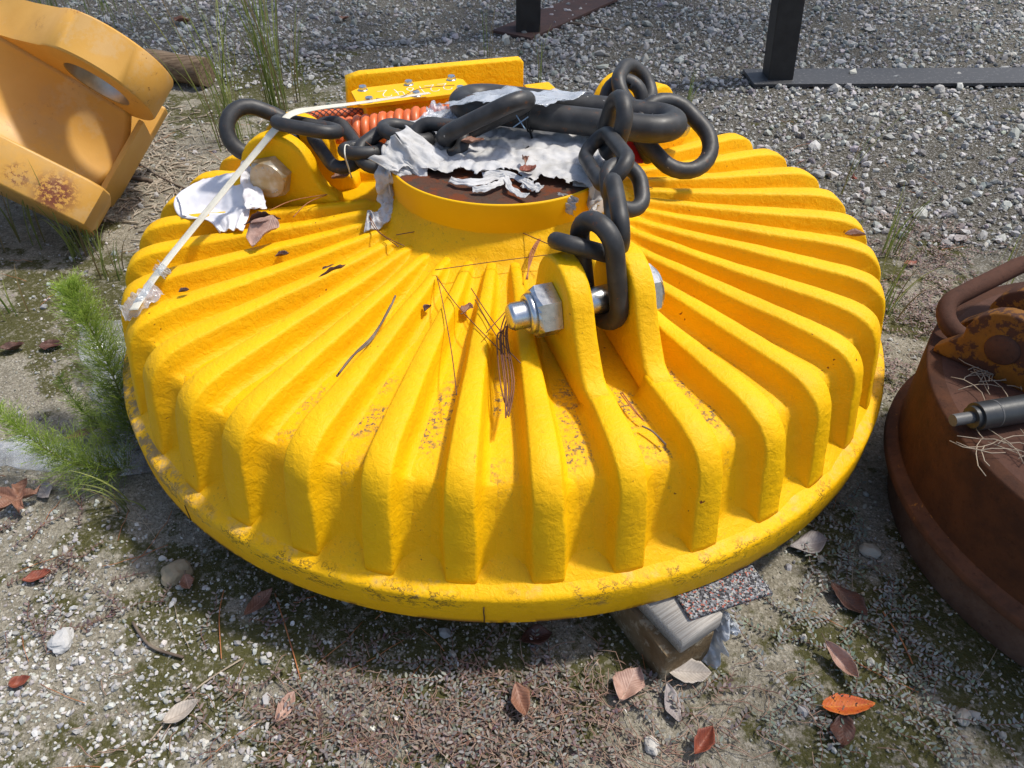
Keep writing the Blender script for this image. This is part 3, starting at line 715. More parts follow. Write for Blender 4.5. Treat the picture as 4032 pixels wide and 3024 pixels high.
left = [
 (at(895, 480, 0.470), at(1150, 575, 0.400), 0.110, 0.036, (0.25, -0.75, 0.6)),
 (at(1095, 478, 0.485), at(1325, 520, 0.470), 0.070, W, (0.0, 0.30, 1.0)),
 (at(1270, 490, 0.440), at(1385, 650, 0.400), 0.075, W, (0.3, -0.8, 0.5)),
 (at(1355, 592, 0.440), at(1500, 590, 0.435), 0.070, W, (0.0, 0.2, 1.0)),
 (at(1432, 640, 0.425), at(1570, 535, 0.455), 0.070, W, (-0.3, -0.75, 0.4)),
 (at(1512, 500, 0.480), at(1692, 545, 0.460), 0.070, W, (-0.1, 0.12, 1.0)),
 (at(1628, 540, 0.465), at(1822, 565, 0.462), 0.072, W, (0.15, -0.75, 0.75)),
 (m8a, m8b, 0.085, 0.037, edge_on(m8a, m8b).normalized() + Vector((0, 0.30, 0.25))),
]
chain('left_chain', left, label='black steel chain running from the left lug across to the big ring', cat='chain', group='three chain legs on the yellow magnet')
rear = [
 (at(2552, 420, 0.490), at(2765, 650, 0.392), 0.135, 0.038, (0.25, -0.75, 0.72)),
 (at(2528, 292, 0.490), at(2470, 400, 0.465), 0.100, 0.036, (0.35, -0.75, 0.5)),
 (at(2400, 360, 0.470), at(2510, 420, 0.440), 0.085, 0.034, (-0.2, -0.9, 0.4)),
 (at(2545, 600, 0.400), at(2470, 480, 0.430), 0.075, 0.034, (0.9, -0.1, 0.4)),
]
chain('rear_chain', rear, label='large loose black chain links tangled at the right rear lug', cat='chain', group='three chain legs on the yellow magnet')
# master ring
rc0 = at(1790, 440, 0.482); rc1 = at(2640, 530, 0.482); axr = (rc1 - rc0); sidev = Vector((-axr.y, axr.x, 0)).normalized()
off = sidev * 0.059
V, Fc = oval(rc0 + off + Vector((0, 0, 0.005)), rc1 + off, 0.118, 0.060, Vector((0.0, 0.12, 1)), ts=20)
ringc = (rc0 + rc1) / 2 + off
ring = ob('master_ring', mesh('master_ring', [Vector(v) - ringc for v in V], Fc), CHAIN, loc=ringc, label='thick black oblong steel ring lying across the centre boss', cat='ring')
# blue cross mark on the ring and a black band
bp = at(2050, 470, 0.5175); parts = []
for dx, dy in ((0.016, 0.012), (-0.009, 0.016)):
    parts.append(tube([bp + Vector((dx * s, dy * s - 0.006, -0.0035 - 0.0 * abs(s) + dy * s * 0.55)) - ringc for s in (-1, -0.5, 0, 0.5, 1)], 0.0013, 5))
V, Fc = join(parts); ob('painted_cross', mesh('painted_cross', V, Fc), BLUEX, ring)

# ------------------------------------------------------------------ orange cable
p0, p1 = at(1345, 540, 0.385), at(1800, 478, 0.412); ax = (p1 - p0).normalized(); sv = ax.cross(Vector((0, 0, 1))).normalized(); uv_ = sv.cross(ax)
turns = 14; P = []
for i in range(turns * 22 + 1):
    a = 2 * math.pi * i / 22; P.append(p0.lerp(p1, i / (turns * 22)) + (sv * math.cos(a) + uv_ * math.sin(a)) * (0.035 + 0.002 * math.sin(i * 0.13)))
tail = [P[-1] + ax * 0.02, P[-1] + ax * 0.06 + Vector((0, 0.02, -0.02)), P[-1] + ax * 0.12 + Vector((0, 0.05, -0.05))]
V, Fc = tube(P + spline(tail, 4), 0.0118, 10)
c0 = Vector(p0); ob('coiled_cable', mesh('coiled_cable', [Vector(v) - c0 for v in V], Fc), ORANGE, loc=c0, label='orange coiled electric cable lying in front of the terminal box', cat='cable')
q0, q1 = at(1225, 462, 0.40), at(1440, 447, 0.395)
hose = spline([q0 + Vector((-0.05, -0.015, -0.03)), q0, (q0 + q1) / 2 + Vector((0, 0.0, 0.004)), q1], 8)
bh = empty('braided_cable', tuple(q0), label='straight orange cable in dark braided net left of the terminal box', cat='cable')
V, Fc = tube([h - q0 for h in hose], 0.0130, 14); ob('sheath', mesh('sheath', V, Fc), ORANGE, bh)
Ph, Th, Uh = frames(hose); parts = []
for hand in (1, -1):
    for k in range(6):
        L = []
        for i in range(0, 97):
            t = i / 96 * (len(Ph) - 1); j = min(int(t), len(Ph) - 2); f_ = t - j
            c = Ph[j].lerp(Ph[j + 1], f_); u = Uh[j]; ww = Th[j].cross(u); a = hand * (t * 0.62) + k * math.pi / 3
            L.append(c + (u * math.cos(a) + ww * math.sin(a)) * 0.0138 - q0)
        parts.append(tube(L, 0.0009, 4))
V, Fc = join(parts); ob('braid', mesh('braid', V, Fc), BRAID, bh)

# ------------------------------------------------------------------ torn paper, film, strap, cloth
def sheet(fn, nu, nv, thick=0.0):
    V, Fc = [], []
    for i in range(nu + 1):
        for j in range(nv + 1): V.append(fn(i / nu, j / nv))
    ok = [v is not None for v in V]
    for i in range(nu):
        for j in range(nv):
            q = (i * (nv + 1) + j, (i + 1) * (nv + 1) + j, (i + 1) * (nv + 1) + j + 1, i * (nv + 1) + j + 1)
            if all(ok[k] for k in q): Fc.append(q)
    used = sorted({i for f in Fc for i in f}); mp = {k: n for n, k in enumerate(used)}
    return [V[i] for i in used], [tuple(mp[i] for i in f) for f in Fc]
def solid(o, t):
    m = o.modifiers.new('thickness', 'SOLIDIFY'); m.thickness = t; m.offset = 0; return o
def nz(x, y, z=0.0): return noise.noise(Vector((x, y, z)))
TOP = BZ + H
pw = empty('torn_wrapping', (0, 0, TOP), label='torn crumpled white wrapping left on top of the centre boss', cat='wrapping')
def bound(x): return -0.135 - 0.33 * max(0, x) + 0.10 * max(0, -x - 0.02) + 0.030 * nz(x * 26, 1.3) + 0.018 * nz(x * 70, 4.1) + 0.010 * nz(x * 160, 2.0)
def pfn(u, v):
    x = -0.275 + 0.55 * u; y = -0.24 + 0.50 * v
    r = math.hypot(x, y)
    if y < bound(x): return None
    rim = BR + 0.012 + 0.012 * nz(math.atan2(y, x) * 9, 7)
    if r > rim + 0.04: return None
    fold = 0.0045 * abs(nz(x * 22 + y * 9, y * 16, 2)) * 3 + 0.004 * nz(x * 60, y * 60, 5) + 0.0075 * abs(math.sin((x * 1.0 - y * 0.35) * 120 + 3 * nz(x * 9, y * 9))) * max(0, nz(x * 6, y * 6, 9) + 0.25)
    edge = max(0, (bound(x) + 0.02 - y) / 0.02); z = 0.006 + fold + 0.010 * edge * (0.5 + nz(x * 40, 3))
    if r > BR: k = BR / r * 1.03; z -= (r - BR) * 1.6; x *= k; y *= k
    return (x, y, z)
V, Fc = sheet(pfn, 150, 140); solid(ob('paper_sheet', mesh('paper_sheet', V, Fc), PAPER, pw), 0.0006)
def strip(name, pts, wid, seed, rag=0.35, out=None, n=40):
    """ragged hanging strip along pts, width across"""
    P = spline(pts, max(2, n // (len(pts) - 1))); m = len(P)
    def fn(u, v):
        t = u * (m - 1); j = min(int(t), m - 2); c = P[j].lerp(P[j + 1], t - j)
        tg = (P[min(j + 1, m - 1)] - P[max(j - 1, 0)]).normalized(); nrm = (CAMV - c).normalized() if out is None else Vector(out)
        sd_ = tg.cross(nrm).normalized(); w_ = wid(u) if callable(wid) else wid
        e = (v - 0.5) * w_ * (1 + rag * nz(u * 7, v * 2 + seed, seed)) + 0.15 * w_ * nz(u * 9, seed * 3.3)
        k_ = min(1.0, w_ / 0.055); return c + sd_ * e + nrm * k_ * (0.010 * nz(u * 8 + seed, v * 4, seed) + 0.005 * nz(u * 22, v * 12, seed + 4))
    return sheet(fn, 2 * n // 2 + 10, 12)
CAMV = Vector((0.0, -0.6, 1.3))
def addstrip(parent, name, pts, wid, seed, m=PAPER, **k):
    org = Vector(parent.location) if parent else Vector((0, 0, 0))
    V, Fc = strip(name, pts, wid, seed, **k); return solid(ob(name, mesh(name, [Vector(v) - org for v in V], Fc), m, parent), 0.0006)
addstrip(pw, 'hanging_strip', [at(1560, 580, 0.452), at(1525, 690, 0.430), at(1520, 760, 0.385), at(1528, 810, 0.362)], lambda u: 0.055 - 0.025 * u, 1.0)
addstrip(pw, 'hanging_strip', [at(1528, 800, 0.368), at(1510, 845, 0.352), at(1475, 868, 0.346), at(1440, 872, 0.343)], lambda u: 0.02 + 0.035 * u, 2.0)
addstrip(pw, 'hanging_strip', [at(2345, 640, 0.450), at(2320, 740, 0.435), at(2300, 800, 0.400), at(2310, 850, 0.375)], lambda u: 0.075 - 0.02 * u, 3.0)
addstrip(pw, 'hanging_strip', [at(2240, 770, 0.436), at(2228, 800, 0.424), at(2222, 832, 0.405)], 0.045, 4.0, rag=0.2)
for i, (pts, wd) in enumerate([([(1770, 708), (1850, 718), (1950, 700), (1990, 690)], 0.016), ([(1860, 745), (1930, 735), (1990, 705)], 0.014), ([(1990, 690), (2005, 735), (2050, 765), (2075, 772)], 0.013), ([(1900, 690), (1960, 680), (2040, 700), (2100, 735), (2130, 730)], 0.014), ([(2060, 720), (2130, 745)], 0.02)]):
    addstrip(pw, 'paper_scrap', [at(u, v, 0.446 + 0.004 * (j % 2)) for j, (u, v) in enumerate(pts)], wd, 5.0 + i, rag=0.7, n=24)
addstrip(pw, 'paper_sheet', [at(1690, 560, 0.475), at(1640, 605, 0.470), at(1590, 650, 0.450), at(1560, 690, 0.437)], 0.11, 11.0, rag=0.5)

film = empty('plastic_film', tuple(at(1900, 390, 0.5)), label='sheet of clear crinkled plastic film draped over the ring and terminal box', cat='plastic film')
fo = Vector(film.location)
c00, c10, c11, c01 = at(1690, 430, 0.505), at(1880, 345, 0.500), at(2335, 364, 0.525), at(2120, 425, 0.540)
def ffn(u, v):
    a = c00.lerp(c01, u); b = c10.lerp(c11, u); c = a.lerp(b, v)
    rag = 0.02 * nz(u * 6, 2) * (1 - v)
    if v < 0.10 + 0.12 * nz(u * 8, 5) + 0.02: return None
    c = c + Vector((0, 0, 0.014 * math.sin(u * 3.1) * (1 - v) + 0.012 * nz(u * 5, v * 4, 1) + 0.005 * nz(u * 14, v * 12, 3))); return c - fo
V, Fc = sheet(ffn, 60, 30); solid(ob('film_sheet', mesh('film_sheet', V, Fc), FILM, film), 0.0005)
addstrip(film, 'film_tail', [at(1705, 435, 0.480), at(1680, 470, 0.470), at(1640, 505, 0.455), at(1615, 520, 0.445)], lambda u: 0.035 - 0.025 * u, 3.3, m=FILM)
addstrip(film, 'film_flap', [at(1690, 425, 0.478), at(1760, 445, 0.470), at(1830, 440, 0.468)], 0.035, 4.4, m=FILM)

def ribbon(pts, wid, nrms, n=10, twist=None):
    P = spline(pts, n); m = len(P); V, Fc, lat = [], [], []
    for i, c in enumerate(P):
        tg = (P[min(i + 1, m - 1)] - P[max(i - 1, 0)]).normalized()
        t = i / (m - 1) * (len(nrms) - 1); j = min(int(t), len(nrms) - 2); nn = Vector(nrms[j]).lerp(Vector(nrms[j + 1]), t - j)
        sd_ = tg.cross(nn).normalized(); nn = sd_.cross(tg)
        for k in range(9):
            e = k / 8 - 0.5; V.append(c + sd_ * e * wid + nn * (0.0010 * math.cos(e * 3) + 0.0006 * nz(i * 0.3, e * 3))); lat.append(e)
    for i in range(m - 1):
        for k in range(8): Fc.append((i * 9 + k, i * 9 + k + 1, (i + 1) * 9 + k + 1, (i + 1) * 9 + k))
    return V, Fc, lat
sp = [at(525, 1222, 0.300), at(620, 1075, 0.322), at(800, 850, 0.365), at(990, 620, 0.430), at(1095, 497, 0.487), at(1150, 448, 0.500), at(1235, 428, 0.495), at(1420, 404, 0.470), at(1560, 384, 0.462), at(1690, 366, 0.458)]
V, Fc, lat = ribbon(sp, 0.022, [(-0.3, -0.5, 0.85), (-0.35, -0.45, 0.8), (-0.4, -0.5, 0.7), (-0.2, -0.5, 0.85), (0.0, 0.1, 1), (0.0, 0.15, 1)])
so = Vector(sp[3]); me = mesh('strap', [v - so for v in V], Fc); a = me.attributes.new('lat', 'FLOAT', 'POINT'); a.data.foreach_set('value', lat)
solid(ob('packing_strap', me, STRAP, loc=so, label='white woven packing strap stretched from the left rim over the chain', cat='strap'), 0.0008)
# silvery tape patches holding the strap's end
tp = empty('tape_patch', tuple(at(600, 1110, 0.31)), label='crumpled clear tape holding the strap end at the left rim', cat='tape')
addstrip(tp, 'tape_strip', [at(480, 1235, 0.285), at(545, 1190, 0.305), at(620, 1130, 0.318)], 0.036, 6.1, m=TAPEM, rag=0.5)
addstrip(tp, 'tape_strip', [at(625, 1080, 0.325), at(655, 1050, 0.332)], 0.028, 7.1, m=TAPEM, rag=0.5)

cl = empty('white_cloth', tuple(at(830, 800, 0.33)), label='white cotton cloth draped over ribs beside the left lug', cat='cloth'); co = Vector(cl.location)
cgrid = [[(975, 668, 0.360), (870, 690, 0.335), (800, 705, 0.312)],
         [(985, 720, 0.352), (860, 755, 0.322), (695, 772, 0.312)],
         [(975, 790, 0.345), (880, 825, 0.300), (705, 850, 0.296)],
         [(985, 822, 0.332), (905, 850, 0.322), (815, 870, 0.312)],
         [(955, 905, 0.318), (905, 905, 0.314), (865, 915, 0.306)]]
G = [[at(*c) for c in row] for row in cgrid]
def cfn(u, v):
    rows = []
    for row in G:
        q = spline(row, 10); rows.append(q[min(int(v * 20), 20)] if v >= 1 else q[int(v * 20)].lerp(q[int(v * 20) + 1], v * 20 - int(v * 20)))
    q = spline(rows, 10); t = u * 40; j = min(int(t), 39); c = q[j].lerp(q[j + 1], t - j)
    f_ = 0.005 * nz(u * 5, v * 5, 3) + 0.004 * math.sin(v * 19 + 4 * u + 3 * nz(u * 3, v * 2)) * (0.3 + u * 0.7) + 0.002 * nz(u * 16, v * 16, 8)
    return c + Vector((0, -0.3, 1)) * f_ - co
V, Fc = sheet(cfn, 60, 40); cm = ob('cloth', mesh('cloth', V, Fc), CLOTH, cl); solid(cm, 0.0015)
addstrip(cl, 'hem', [at(1000, 640, 0.395), at(985, 700, 0.372), at(1000, 790, 0.345), at(1012, 822, 0.338)], 0.045, 12.0, m=CLOTH, rag=0.3)
addstrip(cl, 'hem', [at(706, 768, 0.3165), at(722, 810, 0.308), at(728, 850, 0.304)], 0.012, 13.0, m=CLOTH, rag=0.05)

# cable tie on the ring, twine round the left chain, red tag
ct = at(2102, 505, 0.490); axn = axr.normalized(); u_ = Vector((0, 0, 1)); v_ = axn.cross(u_).normalized()
rcz = None
for k in range(1):
    ctr = rc0.lerp(rc1, 0.365) + Vector((0, 0, 0.006))
    P = [ctr + (v_ * math.cos(a) + u_ * math.sin(a)) * 0.0312 for a in [2 * math.pi * i / 28 for i in range(28)]]
    parts = [tube(P, 0.0022, 6, closed=True), tube([q + axn * 0.005 for q in P], 0.0018, 6, closed=True)]
    t0 = ctr + Vector((0, -0.012, -0.030)); parts.append(tube(spline([t0, t0 + Vector((0.004, -0.02, -0.01)), t0 + Vector((-0.004, -0.045, -0.014)), t0 + Vector((-0.012, -0.065, -0.012))], 5), 0.003, 6))
    V, Fc = join(parts); ob('cable_tie', mesh('cable_tie', [Vector(v) - ctr for v in V], Fc), CABLETIE, loc=ctr, label='thin black tie wrapped round the thick oblong ring', cat='cable tie')
tw = [at(1362, 570, 0.465), at(1358, 610, 0.462), at(1372, 660, 0.425), at(1385, 700, 0.385)]
V, Fc = tube(spline([tw[0] + Vector((0.012, 0.02, -0.02)), tw[0]] + tw[1:], 6), 0.0016, 6)
ob('twine', mesh('twine', [v - tw[0] for v in V], Fc), WIREW, loc=tw[0], label='thin white twine dangling from the left chain beside the boss', cat='twine')
rp = at(2480, 600, 0.40)
ob('plastic_tag', boxmesh('plastic_tag', -0.035, 0.035, -0.004, 0.004, -0.025, 0.025, 0.002), REDT, loc=rp, rot=(R_(-35), R_(12), R_(25)), label='small red plastic tag under the right bend of the ring', cat='tag')

# ------------------------------------------------------------------ supports under the magnet
bd = Vector((-0.55, 0.84, 0)).normalized()
def local_prop(name, me, m, org, ang, **k): return ob(name, me, m, loc=org, rot=(0, 0, ang), **k)
o = ob('timber_block', boxmesh('timber_block', -0.052, 0.052, 0.0, 0.34, -0.01, 0.086, 0.006, 2), BLOCKM, loc=(0.322, -0.913, 0), rot=(0, 0, R_(28))); props(o, 'dark earthy timber block under the front edge of the yellow magnet', 'block')
pk = ob('wood_plank', prism('wood_plank', [(-0.048, 0.0), (0.045, 0.0), (0.045, 0.036), (-0.048, 0.036)], 0, 0.30, 0.0025, 1), PLANKM, loc=(0.340, -0.905, 0.0865), rot=(0, 0, R_(34))); props(pk, 'weathered grey wood plank lying on the dark timber block', 'plank')
mt_ = ob('rubber_mat', boxmesh('rubber_mat', 0, 0.165, 0, 0.12, -0.004, 0.004, 0.001, 1), MATM, loc=(0.318, -0.893, 0.1285), rot=(R_(-2), R_(3.0), R_(20))); props(mt_, 'piece of speckled grey and red rubber mat on the grey plank', 'mat')
# second and third supports carry the far side, dark gaps only show their ends
for (x, y, a, lb) in ((-0.62, 0.30, 20, 'timber block hidden in shade under the left side of the yellow magnet'), (0.60, 0.35, -30, 'timber block hidden in shade under the right side of the yellow magnet')):
    o = ob('timber_block', boxmesh('timber_block', -0.055, 0.055, -0.16, 0.16, -0.01, 0.1295, 0.006, 2), BLOCKM, loc=(x, y, 0), rot=(0, 0, R_(a))); props(o, lb, 'block')
# loose film and paper trapped under the magnet
fu = empty('plastic_scrap', tuple(at(2830, 2480, -0.09)), label='crumpled plastic scrap hanging beside the timber block', cat='plastic film')
addstrip(fu, 'film_piece', [at(2850, 2400, -0.03), at(2830, 2450, -0.05), at(2810, 2530, -0.09), at(2790, 2620, -0.125)], lambda u: 0.03 + 0.03 * math.sin(u * 3.1), 8.1, m=FILM, rag=0.5)
addstrip(fu, 'film_piece', [at(2850, 2440, -0.05), at(2880, 2460, -0.07), at(2870, 2490, -0.08)], 0.03, 8.6, m=FILM, rag=0.5)
fb = empty('plastic_sheet', tuple(at(430, 1500, -0.1)), label='grey translucent plastic sheet on the ground along the left rim', cat='plastic film')
addstrip(fb, 'film_piece', [at(420, 1260, -0.02), at(430, 1380, -0.08), at(490, 1550, -0.10), at(560, 1750, -0.11), at(600, 1860, -0.12)], 0.13, 9.1, m=TAPEM, rag=0.4)
addstrip(fb, 'film_piece', [at(-40, 1790, -0.115), at(180, 1790, -0.115), at(360, 1815, -0.115), at(520, 1800, -0.11)], 0.09, 9.7, m=TAPEM, rag=0.4)

# ------------------------------------------------------------------ mustard coloured attachment at upper left
Lx = Vector((0.864, -0.100, -0.494)); Ny = Vector((-0.419, -0.685, -0.595)); Ez = Vector((0.279, -0.721, 0.634))
Ob = Vector((-1.3047, 0.8635, 0.2932 + H))
att = empty('machine_attachment', tuple(Ob), label='mustard yellow steel machine attachment with a round bored ear at upper left', cat='machine part')
MB = Matrix(((Lx.x, Ny.x, Ez.x, Ob.x), (Lx.y, Ny.y, Ez.y, Ob.y), (Lx.z, Ny.z, Ez.z, Ob.z), (0, 0, 0, 1)))
def ear(name, y0, y1, rho, bore, tail):
    """plate with rounded end, bored"""
    n = 48; V, Fc = [], []
    out = []
    for k in range(n):
        a = 2 * math.pi * k / n; c, s = math.cos(a), math.sin(a); d = math.degrees(a)
        if d <= 142 or d >= 250: out.append((rho * c, rho * s))
        elif d < 196: t = (d - 142) / 54; out.append((-0.148 - tail * t, 0.110 - 0.50 * t ** 0.85))
        else: t = (d - 196) / 54; out.append((-0.148 - tail + (tail + 0.085) * t, -0.50 + 0.325 * t))
    inn = [(bore * math.cos(2 * math.pi * k / n), bore * math.sin(2 * math.pi * k / n)) for k in range(n)]
    bv = 0.006
    sh = [(x * (0.985 if x > 0 else 1), z * 0.965) for x, z in out]
    rings = [(out, y0 + bv, 1), (sh, y0, 1), (inn, y0, 0), (inn, y1, 0), (sh, y1, 1), (out, y1 - bv, 1)]
    for pts, y, _ in rings: V += [(x, y, z) for x, z in pts]
    for i in range(6):
        j = (i + 1) % 6
        for k in range(n):
            l = (k + 1) % n; Fc.append((i * n + k, i * n + l, j * n + l, j * n + k))
    me = mesh(name, V, Fc); bm = bmesh.new(); bm.from_mesh(me); bmesh.ops.recalc_face_normals(bm, faces=bm.faces); bm.to_mesh(me); bm.free()
    return me
def apart(name, me, m=MUST, parent=att):
    o = ob(name, me, m, parent)
    if parent is att: o.matrix_local = Matrix.Translation(-Ob) @ MB
    return autosmooth(o, 40)
e1 = apart('ear', ear('ear', -0.135, 0.0, 0.185, 0.103, 0.75))
V, Fc = lathe([(0.0985, -0.128), (0.0985, -0.004), (0.103, -0.002)], 48)
V = [(x, z, y) for x, y, z in V]; ob('bore_sleeve', mesh('bore_sleeve', V, [f[::-1] for f in Fc]), BORE, e1)
apart('lower_ear', prism('lower_ear', [(-0.85, 0.14), (-0.45, 0.13), (0.15, 0.125), (0.195, 0.10), (0.202, 0.04), (0.16, -0.16), (0.0, -0.24), (-0.85, -0.24)], 0.30, 0.435, 0.008))
# web between the ears: a dished plate
def wfn(u, v):
    x = -0.85 + 0.955 * u; y = -0.01 + 0.33 * v
    e = -0.125 - 0.07 * math.sin(math.pi * min(1, max(0, v))) ** 0.8 + 0.17 * (1 - u) - 0.03 * max(0, u - 0.80) / 0.20
    x2 = x - 0.08 * (v - 0.5) ** 2 * 4 * max(0, u - 0.6)
    return (x2, y, e)
V, Fc = sheet(wfn, 40, 24); wb = ob('web', mesh('web', V, Fc), MUST, att); wb.matrix_local = Matrix.Translation(-Ob) @ MB; solid(wb, 0.03)
apart('end_plate', boxmesh('end_plate', 0.106, 0.124, 0.0, 0.2985, -0.32, -0.150, 0.004))
apart('back_plate', boxmesh('back_plate', -0.9, 0.12, -0.12, 0.42, -0.36, -0.30, 0.01))

# ------------------------------------------------------------------ weathered log behind it
lp1 = at(815, 285, -0.065); lp0 = lp1 + Vector((-0.75, 0.25, 0.0)); P = spline([lp0, lp0.lerp(lp1, 0.5) + Vector((0, 0, 0.008)), lp1], 8)
V, Fc = tube([q - lp1 for q in P], 0.066, 14); V = [v * 1.0 + Vector((0, 0, 0.006 * nz(v.x * 8, v.y * 8, v.z * 20))) for v in V]
lg = ob('log', mesh('log', V, Fc), LOGM, loc=lp1, label='weathered brown timber log on the ground behind the mustard attachment', cat='log') ; autosmooth(lg, 50)

# ------------------------------------------------------------------ old rusty magnet at right
C2 = Vector((1.2609, -0.6283, 0))
m2 = empty('rusty_magnet', tuple(C2), label='old brown rusty round magnet at the right edge with worn yellow lug', cat='lifting magnet')
V, Fc = lathe([(0.38, 0.0), (0.438, 0.0), (0.4415, 0.004), (0.443, 0.06), (0.448, 0.112), (0.456, 0.120)], 160); ob('base_ring', mesh('base_ring', V, Fc), RUST2B, m2)
V, Fc = lathe([(0.450, 0.1205), (0.480, 0.1210), (0.4840, 0.1225), (0.4850, 0.1250), (0.4850, 0.1385), (0.4840, 0.1410), (0.4815, 0.1425), (0.468, 0.1480), (0.4635, 0.1530), (0.4630, 0.160)], 160); autosmooth(ob('flange', mesh('flange', V, Fc), RUST2F, m2), 50)
V, Fc = lathe([(0.4640, 0.150), (0.4650, 0.20), (0.4670, 0.28), (0.4680, 0.3290), (0.4672, 0.3345), (0.4640, 0.3370), (0.440, 0.3380)], 160); ob('side_wall', mesh('side_wall', V, Fc), RUST2S, m2)
V, Fc = lathe([(0.4405, 0.3381), (0.35, 0.3395), (0.2, 0.341), (0.001, 0.342)], 96); ob('top_plate', mesh('top_plate', V, Fc), RUST2, m2)
# lug on its top, square to the view
g0 = at(3690, 1390, 0.210) - C2; g1 = at(4060, 1560, 0.210) - C2; gx_ = (g1 - g0); gl = gx_.length; ga = math.atan2(gx_.y, gx_.x)
for dy, nm in ((0.0, 'lug'), (0.11, 'lug')):
    ol = [(-0.01, 0.0), (gl + 0.02, 0.0), (gl + 0.02, 0.02), (gl * 0.92, 0.075)] + [(gl * 0.56 + 0.072 * math.cos(R_(a)), 0.065 + 0.072 * math.sin(R_(a))) for a in range(10, 171, 16)] + [(gl * 0.16, 0.055), (-0.01, 0.012)]
    o = ob(nm, prism('lug', ol, dy, dy + 0.035, 0.005), RUST2L, m2, loc=(g0.x, g0.y, 0.3385), rot=(0, 0, ga)); lgo = o
    if dy == 0.0:
        V, Fc = lathe([(0.0005, -0.006), (0.026, -0.006), (0.030, -0.002), (0.030, 0.12)], 32); V = [(x + gl * 0.56, z, y + 0.065) for x, y, z in V]
        ob('pin', mesh('pin', V, Fc), RUST2, o)
lk = at(3790, 1330, 0.24); V, Fc = oval(at(3745, 1290, 0.240), at(4150, 1085, 0.300), 0.10, 0.036, Vector((0.5, -0.2, 0.9)))
ob('chain_link', mesh('chain_link', [Vector(v) - lk for v in V], Fc), RUST2, loc=lk, label='rusty brown steel link lying over the lug of the rusty magnet', cat='chain link')
# black cylinder lying on it
k0, k1 = at(3842, 1640, 0.235), at(4130, 1592, 0.235); kd = (k1 - k0).normalized()
cy = empty('hydraulic_cylinder', tuple(k0), label='black cylinder with a steel rod end lying on the rusty magnet', cat='cylinder')
V, Fc = tube([Vector((0, 0, 0)), kd * 0.25], 0.0245, 24); autosmooth(ob('barrel', mesh('barrel', V, Fc), PISTON, cy), 50)
V, Fc = tube([kd * -0.009, kd * 0.0], 0.0195, 20); autosmooth(ob('gland', mesh('gland', V, Fc), PISTON, cy), 50)
V, Fc = tube([kd * -0.045, kd * -0.006], 0.0105, 16); autosmooth(ob('rod', mesh('rod', V, Fc), STEEL, cy), 50)
V, Fc = tube([kd * 0.033, kd * 0.036], 0.0248, 24); ob('groove_ring', mesh('groove_ring', V, Fc), STEEL, cy)
# pine straw on its top
parts = []
for i in range(46):
    u, v = random.uniform(3820, 4080), random.uniform(1430, 1800)
    if 1560 < v < 1700 and u > 3760: v += 110 if v > 1640 else -120
    c = at(u, v, 0.212); a = random.uniform(0, 6.28); L = random.uniform(0.04, 0.10); b = random.uniform(-0.8, 0.8)
    P = [c + Vector((math.cos(a + b * t) * L * (t - .5), math.sin(a + b * t) * L * (t - .5), 0.004 + random.uniform(0, 0.006))) for t in (0, .25, .5, .75, 1)]
    parts.append(tube(P, 0.0008, 4))
V, Fc = join(parts); ob('pine_straw', mesh('pine_straw', V, Fc), STRAW, label='tangle of bleached pine straw on top of the rusty magnet', cat='pine straw', kind='stuff')

# ------------------------------------------------------------------ black steel stands behind
def stand(name, px, py, pw_, bar, label, barm, lean=0.0):
    s = empty(name, (px, py, 0), label=label, cat='steel stand')
    ob('post', boxmesh('post', -pw_ / 2, pw_ / 2, -pw_ / 2, pw_ / 2, 0.0125, 2.3, 0.004), BLACKST, s, rot=(0, R_(lean), 0))
    (x0, y0), (x1, y1), wd = bar
    L = math.hypot(x1 - x0, y1 - y0); o = ob('base_bar', boxmesh('base_bar', 0, L, -wd / 2, wd / 2, 0.002, 0.018, 0.002), barm, s, loc=(x0 - px, y0 - py, 0), rot=(0, 0, math.atan2(y1 - y0, x1 - x0)))
    return s
stand('steel_stand', 1.308, 2.155, 0.118, ((1.165, 2.150), (5.2, 2.175), 0.22), 'black square steel post on a long flat black bar in the gravel', DUSTBLK, lean=-4.5)
stand('steel_stand', 0.115, 2.955, 0.135, ((0.02, 2.86), (1.05, 4.35), 0.26), 'black square steel post on a rusty diagonal bar behind the guard plate', RUSTBAR)

